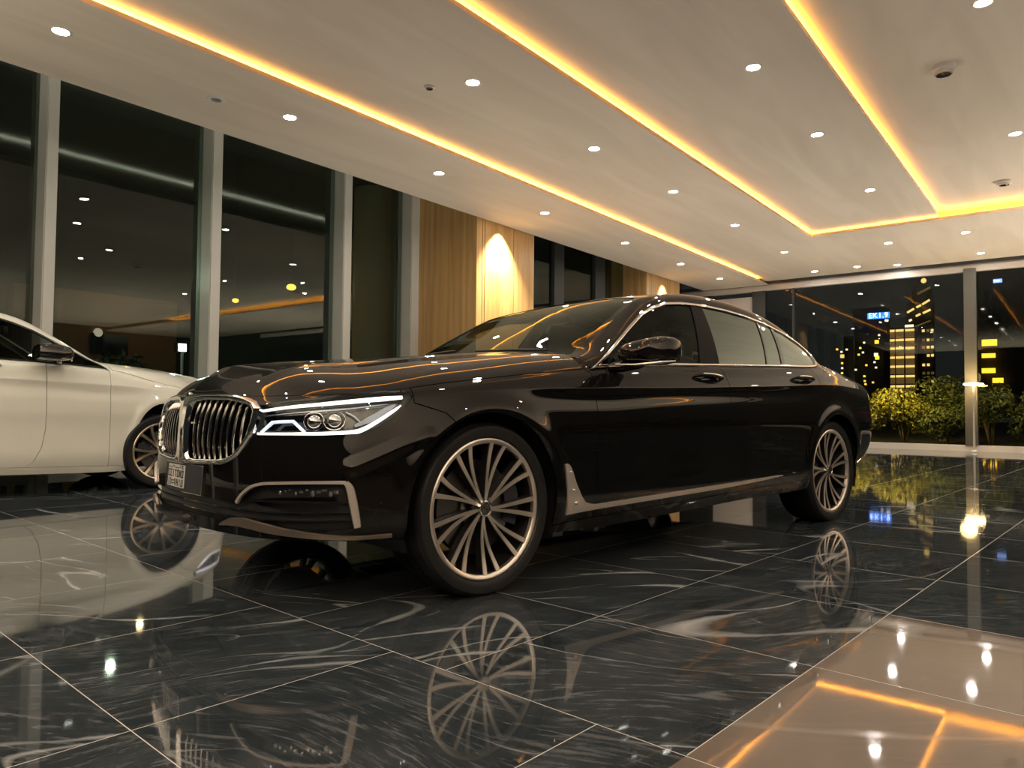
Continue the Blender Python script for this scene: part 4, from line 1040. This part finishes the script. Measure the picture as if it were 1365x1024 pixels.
# ================================================================= plants, lamp and buildings outside
def leaf_mat(name, a, b_):
    m, nt, N, L, b = nodes(name); ge = N.new('ShaderNodeObjectInfo'); nz = N.new('ShaderNodeTexNoise'); nz.inputs['Scale'].default_value = 9
    tc = N.new('ShaderNodeTexCoord'); L.new(tc.outputs['Object'], nz.inputs['Vector']); rp = N.new('ShaderNodeValToRGB')
    rp.color_ramp.elements[0].color = (*a, 1); rp.color_ramp.elements[1].color = (*b_, 1); rp.color_ramp.elements[0].position = .35; rp.color_ramp.elements[1].position = .65
    L.new(nz.outputs['Fac'], rp.inputs['Fac']); L.new(rp.outputs['Color'], b.inputs['Base Color']); b.inputs['Roughness'].default_value = .6
    b.inputs['Transmission Weight'].default_value = 0
    return m
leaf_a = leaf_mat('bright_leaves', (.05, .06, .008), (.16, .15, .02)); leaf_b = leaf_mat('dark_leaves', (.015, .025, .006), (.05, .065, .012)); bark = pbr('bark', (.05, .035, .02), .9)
slab('ground_outside', [(XB+.3, 90, -60, 60, -.14, -.02)], asphalt)
def bush(x, y, rx, ry, h, mat, label, n=2600, name='shrub', cat='bush', group='shrubs behind the back glass wall', leaf=.048, z0=-.02):
    rng = np.random.default_rng(int(abs(x*131+y*977)*10)); t = empty(name, (x, y, z0)); tag(t, label, cat, group)
    vs, fs = [], []; lobes = [(rng.uniform(-.6, .6)*rx, rng.uniform(-.6, .6)*ry, rng.uniform(.35, .78)*h, rng.uniform(.35, .6)) for _ in range(9)]
    for i in range(n):
        lx, ly, lz, lr = lobes[i % 9]; d = rng.normal(size=3); d /= np.linalg.norm(d); r = rng.uniform(.75, 1.0)
        p = np.array([lx+d[0]*r*lr*rx, ly+d[1]*r*lr*ry, max(.04, min(h, lz+d[2]*r*lr*h*.55))])
        a = d+rng.normal(size=3)*.5; a /= np.linalg.norm(a); b_ = np.cross(a, rng.normal(size=3)); b_ /= np.linalg.norm(b_); c_ = np.cross(a, b_)
        s = leaf*rng.uniform(.6, 1.3); k = len(vs)
        vs += [tuple(p+b_*s), tuple(p+c_*s*.45+a*s*.1), tuple(p-b_*s), tuple(p-c_*s*.45+a*s*.1)]; fs.append((k, k+1, k+2, k+3))
    me = bpy.data.meshes.new('foliage'); me.from_pydata(vs, [], fs); me.materials.append(mat); f = bpy.data.objects.new('foliage', me); C.objects.link(f); f.parent = t
    m = MB()
    for lx, ly, lz, lr in lobes[:6]: m.tube([(lx*.1, ly*.1, 0), (lx*.4, ly*.4, lz*.5), (lx, ly, lz)], [.02, .014, .006], 6)
    m.build('stem', bark, t, 50)
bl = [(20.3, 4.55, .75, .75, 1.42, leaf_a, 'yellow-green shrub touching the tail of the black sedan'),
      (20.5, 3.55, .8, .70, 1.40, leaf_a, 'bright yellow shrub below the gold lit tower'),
      (21.6, 2.75, .9, .85, 1.75, leaf_b, 'taller dark green shrub left of the grey window post'),
      (20.2, 2.62, .7, .60, 1.05, leaf_b, 'low olive shrub in front of the tall dark one'),
      (20.9, 1.75, .8, .62, 1.58, leaf_b, 'green shrub directly behind the thin lamp pole'),
      (20.4, .85, .7, .65, 1.50, leaf_b, 'dark shrub at the right edge beyond the mushroom lamp'),
      (21.9, .15, .9, .80, 1.70, leaf_b, 'tall dark shrub cut by the right edge'),
      (21.4, 5.9, .9, .9, 1.5, leaf_b, 'dark shrub hidden mostly by the rear of the black sedan'),
      (20.6, -.5, .8, .7, 1.4, leaf_b, 'shrub outside the right edge behind the back glass')]
for b_ in bl: bush(*b_)
# garden lamp
GX, GY = 17.45, 1.765
t = empty('garden_lamp', (GX, GY, 0)); tag(t, 'lit mushroom lamp on a thin pole in front of the back glass', 'lamp')
m = MB(); m.lathe([(.07, 0), (.07, .02), (.022, .05), (.016, 1.32), (.03, 1.34), (.001, 1.345)], 16); m.build('pole', alu, t, 50)
m = MB(); m.lathe([(.001, 1.34), (.15, 1.35), (.18, 1.37), (.16, 1.395), (.001, 1.41)], 32); m.build('lamp_head', emis('amber_lamp_head', (1.0, .68, .30), 40), t, 40)
d = bpy.data.lights.new('garden_glow', 'POINT'); d.energy = 6; d.color = (1, .72, .25); d.shadow_soft_size = .15; o = bpy.data.objects.new('garden_glow', d); C.objects.link(o); o.location = (GX-.1, GY+.1, 1.55)
for hx_, hy_, tx_, ty_, e_ in ((18.5, 3.9, 20.4, 4.1, 1500), (18.6, 1.0, 20.8, 2.4, 420)):  # unseen spots without fittings, added to brighten the shrubs
    d = bpy.data.lights.new('hedge_fill', 'SPOT'); d.energy = e_; d.color = (1, .66, .12); d.spot_size = math.radians(95); d.spot_blend = .8; d.shadow_soft_size = .05
    o = bpy.data.objects.new('hedge_fill', d); C.objects.link(o); o.location = (hx_, hy_, 2.6); o.rotation_euler = (Vector((tx_, ty_, .7))-Vector((hx_, hy_, 2.6))).to_track_quat('-Z', 'Y').to_euler()

S_ = 5.0
def far(x, y, z): return (x*S_, y*S_, (z-.76)*S_+.76)
night = pbr('night_facade', (.020, .017, .016), .8); night2 = pbr('dark_concrete', (.05, .045, .042), .8)
win_gold = emis('gold_window', (1.0, .62, .18), 1.5); win_dim = emis('dim_gold_window', (1.0, .60, .20), .11); win_am = emis('amber_window', (1.0, .52, .03), 2.4); win_white = emis('white_lights', (1, .86, .62), 1.6)
rw = random.Random(3)
def fbox(name, x, y0, y1, z0, z1, dx, mat, parent):
    a, b_ = far(x, y0, z0), far(x, y1, z1)
    m = MB().box((a[0]+dx/2, (a[1]+b_[1])/2, (a[2]+b_[2])/2), (abs(dx), abs(b_[1]-a[1]), abs(b_[2]-a[2]))); return m.build(name, mat, parent, 0)
def building(name, label, x, y0, y1, ztop, dx=6):
    t = empty(name, (0, 0, 0)); tag(t, label, 'building'); a, b_ = far(x, y0, 0), far(x, y1, ztop)
    m = MB().box((a[0]+dx/2+1, (a[1]+b_[1])/2, b_[2]/2), (dx, abs(b_[1]-a[1]), b_[2])); m.build('facade', night, t, 0); return t
t = building('office_tower', 'gold lit office tower with a grid of bright floors', 70, 13.55, 11.1, 8.25)
for i, z in enumerate((7.92, 7.10, 6.38, 5.60, 4.82, 3.98, 3.12)):
    for ya, yb in ((13.42, 12.82), (12.72, 12.12), (11.98, 11.30)):
        fbox('window', 70, ya, yb, z-.09, z+.10, -.5, win_gold, t); fbox('window', 70, ya, yb, z-.62, z-.14, -.4, win_dim, t)
fbox('roof_lamp', 70, 12.0, 11.35, 8.18, 8.38, -.5, win_white, t)
t = building('round_tower', 'taller tower with slanted light bands behind the gold lit office tower', 80, 13.6, 11.35, 11.6)
m = MB(); a = far(80, 13.5, 11.5); b_ = far(80, 11.4, 11.5)
m.lathe([((a[1]-b_[1])/2, 0), ((a[1]-b_[1])/2.3, 6.0), ((a[1]-b_[1])/3.5, 9.5), (.5, 10.5)], 24, 'z', (a[0]+8, (a[1]+b_[1])/2, a[2])); m.build('crown', night2, t, 40)
for ya, za, yb, zb in ((13.5, 10.65, 12.9, 11.0), (12.7, 11.1, 12.3, 11.3), (12.2, 11.35, 11.55, 11.75), (13.35, 9.85, 13.1, 9.95), (12.75, 10.25, 12.35, 10.45), (12.15, 10.5, 11.5, 10.8), (12.6, 12.4, 11.5, 12.95)):
    p, q = far(80, ya, za), far(80, yb, zb); MB().bar((p[0]-.6, p[1], p[2]), (q[0]-.6, q[1], q[2]), .5, .9).build('light_band', win_gold if za < 12 else win_dim, t, 0)
p, q = far(80, 13.6, 8.95), far(80, 11.5, 9.75); MB().bar((p[0]-.6, p[1], p[2]), (q[0]-.6, q[1], q[2]), .5, .5).build('light_band', win_dim, t, 0)
for z in (8.8, 7.9, 7.2, 6.4, 5.5, 4.7, 3.9):
    for y in (12.25, 11.85, 11.5):
        if rw.random() < .75: fbox('window', 80, y, y-.22, z-.12, z+.12, -.5, rw.choice([win_gold, win_dim]), t)
p = far(80, 12.05, 13.65); MB().ball((p[0]-.6, p[1], p[2]), (1.2, 1.2, 1.2)).build('beacon', win_gold, t)
t = building('sign_block', 'dark block carrying a blue lit sign', 61, 14.1, 11.75, 8.9)
# blue lit sign
t2 = empty('blue_sign', (0, 0, 0)); tag(t2, 'blue lit rooftop sign with white lettering on the dark block', 'sign')
a, b_ = far(60, 12.80, 7.88), far(60, 11.30, 8.32); sx = a[0]-.4
MB().box((sx, (a[1]+b_[1])/2, (a[2]+b_[2])/2), (.6, a[1]-b_[1], b_[2]-a[2])).build('panel', emis('blue_sign_face', (.03, .22, 1.0), 2.2), t2, 0)
cu = bpy.data.curves.new('lettering', 'FONT'); cu.body = 'EK1.9'; cu.size = 2.6; cu.extrude = .05; cu.align_x = 'CENTER'; cu.align_y = 'CENTER'; cu.space_character = 1.12
tmp = bpy.data.objects.new('tmp', cu); C.objects.link(tmp); dg = bpy.context.evaluated_depsgraph_get(); me = bpy.data.meshes.new_from_object(tmp.evaluated_get(dg)); bpy.data.objects.remove(tmp)
me.materials.clear(); me.materials.append(emis('white_sign_letters', (.85, .95, 1.0), 4)); lo = bpy.data.objects.new('lettering', me); C.objects.link(lo); lo.parent = t2
lo.matrix_local = Matrix.Translation((sx-.4, (a[1]+b_[1])/2, (a[2]+b_[2])/2)) @ Matrix(((0, 0, -1, 0), (-1, 0, 0, 0), (0, 1, 0, 0), (0, 0, 0, 1)))
p = far(60, 11.9, 7.62); MB().bar((sx, p[1]+.5, p[2]), (sx, p[1]-.3, p[2]-.25), .3, .5).bar((sx, p[1]-1.4, p[2]+.5), (sx, p[1]-2.6, p[2]+.3), .3, .8).build('flood_lamp', win_white, t2, 0)
t = building('right_tower', 'dark tower with four amber windows at the right edge', 50, 5.3, 2.2, 10.2, 6)
for ya, yb, z0, z1 in ((4.61, 3.88, 4.72, 5.08), (4.62, 3.96, 4.03, 4.28), (4.63, 3.97, 3.15, 3.43), (4.12, 3.60, 2.58, 2.86)):
    fbox('window', 50, ya, yb, z0, z1, -.5, win_am, t)
p = far(49.9, 3.80, 8.42); MB().box((p[0], p[1], p[2]), (.5, 2.1, 1.0)).build('blue_glow', emis('blue_white_glow', (.30, .45, 1.0), 2.0), t, 0)  # glowing box added for a blue-white glow above the tower
t = building('low_block', 'low dark block with scattered amber lights behind the tail of the black sedan', 55.5, 13.6, 10.9, 4.9, 6)
pts = [(13.74, 5.29), (13.4, 4.79), (13.41, 4.3), (13.41, 3.95), (13.42, 3.6), (11.97, 5.68), (12.22, 5.32), (12.32, 4.86), (12.05, 5.0), (11.17, 5.69), (11.22, 4.81), (11.15, 4.6), (11.02, 6.15), (11.32, 4.3), (11.84, 4.11), (12.52, 3.81), (11.95, 3.02), (11.97, 3.35), (11.23, 3.93), (11.43, 2.91), (11.9, 2.8), (13.45, 5.1), (13.1, 5.25)]
for y, z in pts:
    big = (abs(y-11.22) < .1 and z > 4.5) or abs(z-4.79) < .02
    fbox('window', 55, y+.06*(1+big), y-.06*(1+big), z-.06*(1+big), z+.06*(1+big), -.5, rw.choice([win_gold, win_am, win_white]), t)
    p, q = far(55.4, y, z), None
m = MB()
a = far(55.5, 13.5, 4.9); b_ = far(55.5, 10.9, 6.3); m.box((a[0]+4, (a[1]+b_[1])/2, (a[2]+b_[2])/2), (5, a[1]-b_[1], b_[2]-a[2])); m.build('upper_floors', night, t, 0)
# plants and a floodlight in the lobby
for x, y, h in ((3.72, 10.6, 1.45), (4.76, 10.7, 1.66)):
    bush(x, y, 0.46, .42, h-.35, leaf_b, 'dark leafy potted plant behind the glass, %s' % ('closer to the white car roof' if x < 4.4 else 'beside the floodlight'), 900, 'potted_plant', 'plant', 'potted plants in the lobby', .06, .35)
    o = [q for q in C.objects if q.name.startswith('potted_plant')][-1]
    m = MB(); m.lathe([(.001, -.35), (.22, -.35), (.28, .05), (.26, .05), (.20, -.02), (.001, -.02)], 28); m.build('pot', lobby_dark, o, 40)
amber_globe = emis('amber_globe', (1.0, .50, .06), 5)  # added globes standing in for amber reflections in the glass
for x, z, r, lab in ((7.73, 2.90, .055, 'larger amber globe added behind the middle glass pane as an amber reflection'), (6.66, 2.53, .035, 'smaller amber globe added low behind the middle glass pane as an amber reflection')):
    t = empty('amber_glint', (x, 11.0, z)); tag(t, lab, 'lamp', 'amber globes added in the lobby as reflections')
    MB().tube([(0, 0, r*.8), (0, 0, 4.90-z)], .004, 6).build('cord', alu_dark, t, 40); MB().ball((0, 0, 0), (r*1.5, r*1.5, r), 20, 12).build('globe', amber_globe, t, 60)
t = empty('glare', (5.41, 10.3, 0)); tag(t, 'bright white floodlight on a stand behind the glass', 'lamp')  # made-up lamp for a bright star of light in the pane
m = MB(); m.tube([(0, 0, 0), (0, 0, 1.58)], .02, 10); m.lathe([(.001, 0), (.18, 0), (.18, .02), (.001, .02)], 24); m.build('stand', alu, t, 50)
m = MB(); m.box((0, .04, 1.63), (.16, .08, .14)); m.build('housing', alu_dark, t, 0, bevel=.006)
m = MB(); m.box((0, -.004, 1.63), (.11, .006, .10)); m.build('lamp_face', emis('glare_face', (.9, 1.0, .93), 60), t, 0)
for x, y, z, e, c_ in ((6.0, 12.6, 2.9, 10, (1, .6, .3)), (9.0, 12.2, 3.2, 6, (1, .85, .5)), (4.4, 10.0, 2.6, 14.0, (.9, 1, .8)), (2.0, 12, 3.2, 3, (1, .8, .5)), (13, 11.5, 3.2, 10, (.8, .95, .9))):  # point lights without fittings, added to lift the dark lobby and its plants
    d = bpy.data.lights.new('lobby_fill', 'POINT'); d.energy = e; d.color = c_; d.shadow_soft_size = .05; o = bpy.data.objects.new('lobby_fill', d); C.objects.link(o); o.location = (x, y, z)

# ================================================================= cars
CANG = math.atan2(-.16351431881882134, .9865409609039134)
car = empty('sedan', (2.4752, 2.8328, 0), CANG)
tag(car, 'glossy black executive sedan with a large chrome grille, standing in the middle', 'car')
build_car(car, paint_black, None, .355, .282, 'pairs', True, [math.radians(13), math.radians(31)])
def wwarp(A):
    A = np.array(A, float)
    x = pchip([-1.2, -.5, 0, .655, 1.82, 3.21, 4.6], [-1.13, -.48, 0, .462, 1.62, 2.95, 4.25], A[..., 0].ravel()).reshape(A.shape[:-1])
    z = pchip([0, .2, .3, .52, .755, .9, .967, 1.075, 1.43, 1.6], [0, .165, .265, .53, .80, 1.0, 1.105, 1.19, 1.56, 1.72], A[..., 2].ravel()).reshape(A.shape[:-1])
    return np.stack([x, A[..., 1]*.945, z], -1)
wc2 = (2.842*.99619+(7.2216+.855)*.08716, -2.842*.08716+(7.2216+.855)*.99619)
car2 = empty('sedan', (wc2[0], wc2[1], 0), math.radians(175))
tag(car2, 'pearl white sedan parked along the glass front, cut by the left edge', 'car')
build_car(car2, paint_white, wwarp, .345, .262, 'spokes', False, [math.radians(20), math.radians(5)])

# ================================================================= world, camera
w = bpy.data.worlds.new('night'); bpy.context.scene.world = w; w.use_nodes = True
w.node_tree.nodes['Background'].inputs[0].default_value = (.012, .0125, .012, 1); w.node_tree.nodes['Background'].inputs[1].default_value = 1.0
cd = bpy.data.cameras.new('camera'); cam = bpy.data.objects.new('camera', cd); C.objects.link(cam); bpy.context.scene.camera = cam
cd.sensor_width = 36; cd.lens = 976.80998/1365*36; cd.clip_start = .05; cd.clip_end = 2000
Fw = Vector((0.7875649017599496, 0.6151723704516892, 0.036117587802766665)); Rt = Vector((0.6152957938386723, -0.788245973803961, 0.008909032847813154)); Up = Vector((-0.03395013402446305, -0.015206558279077131, 0.9993078349462822))
cam.matrix_world = Matrix(((Rt.x, Up.x, -Fw.x, 0), (Rt.y, Up.y, -Fw.y, 0), (Rt.z, Up.z, -Fw.z, .76017), (0, 0, 0, 1)))
sc = bpy.context.scene
sc.view_settings.view_transform = 'Standard'; sc.view_settings.look = 'None'; sc.view_settings.gamma = 1; sc.view_settings.use_curve_mapping = False
sc.view_settings.exposure = EXPO
sc.cycles.use_denoising = True; sc.cycles.max_bounces = 8; sc.cycles.transparent_max_bounces = 24; sc.cycles.sample_clamp_indirect = 6; sc.cycles.caustics_reflective = False; sc.cycles.caustics_refractive = False
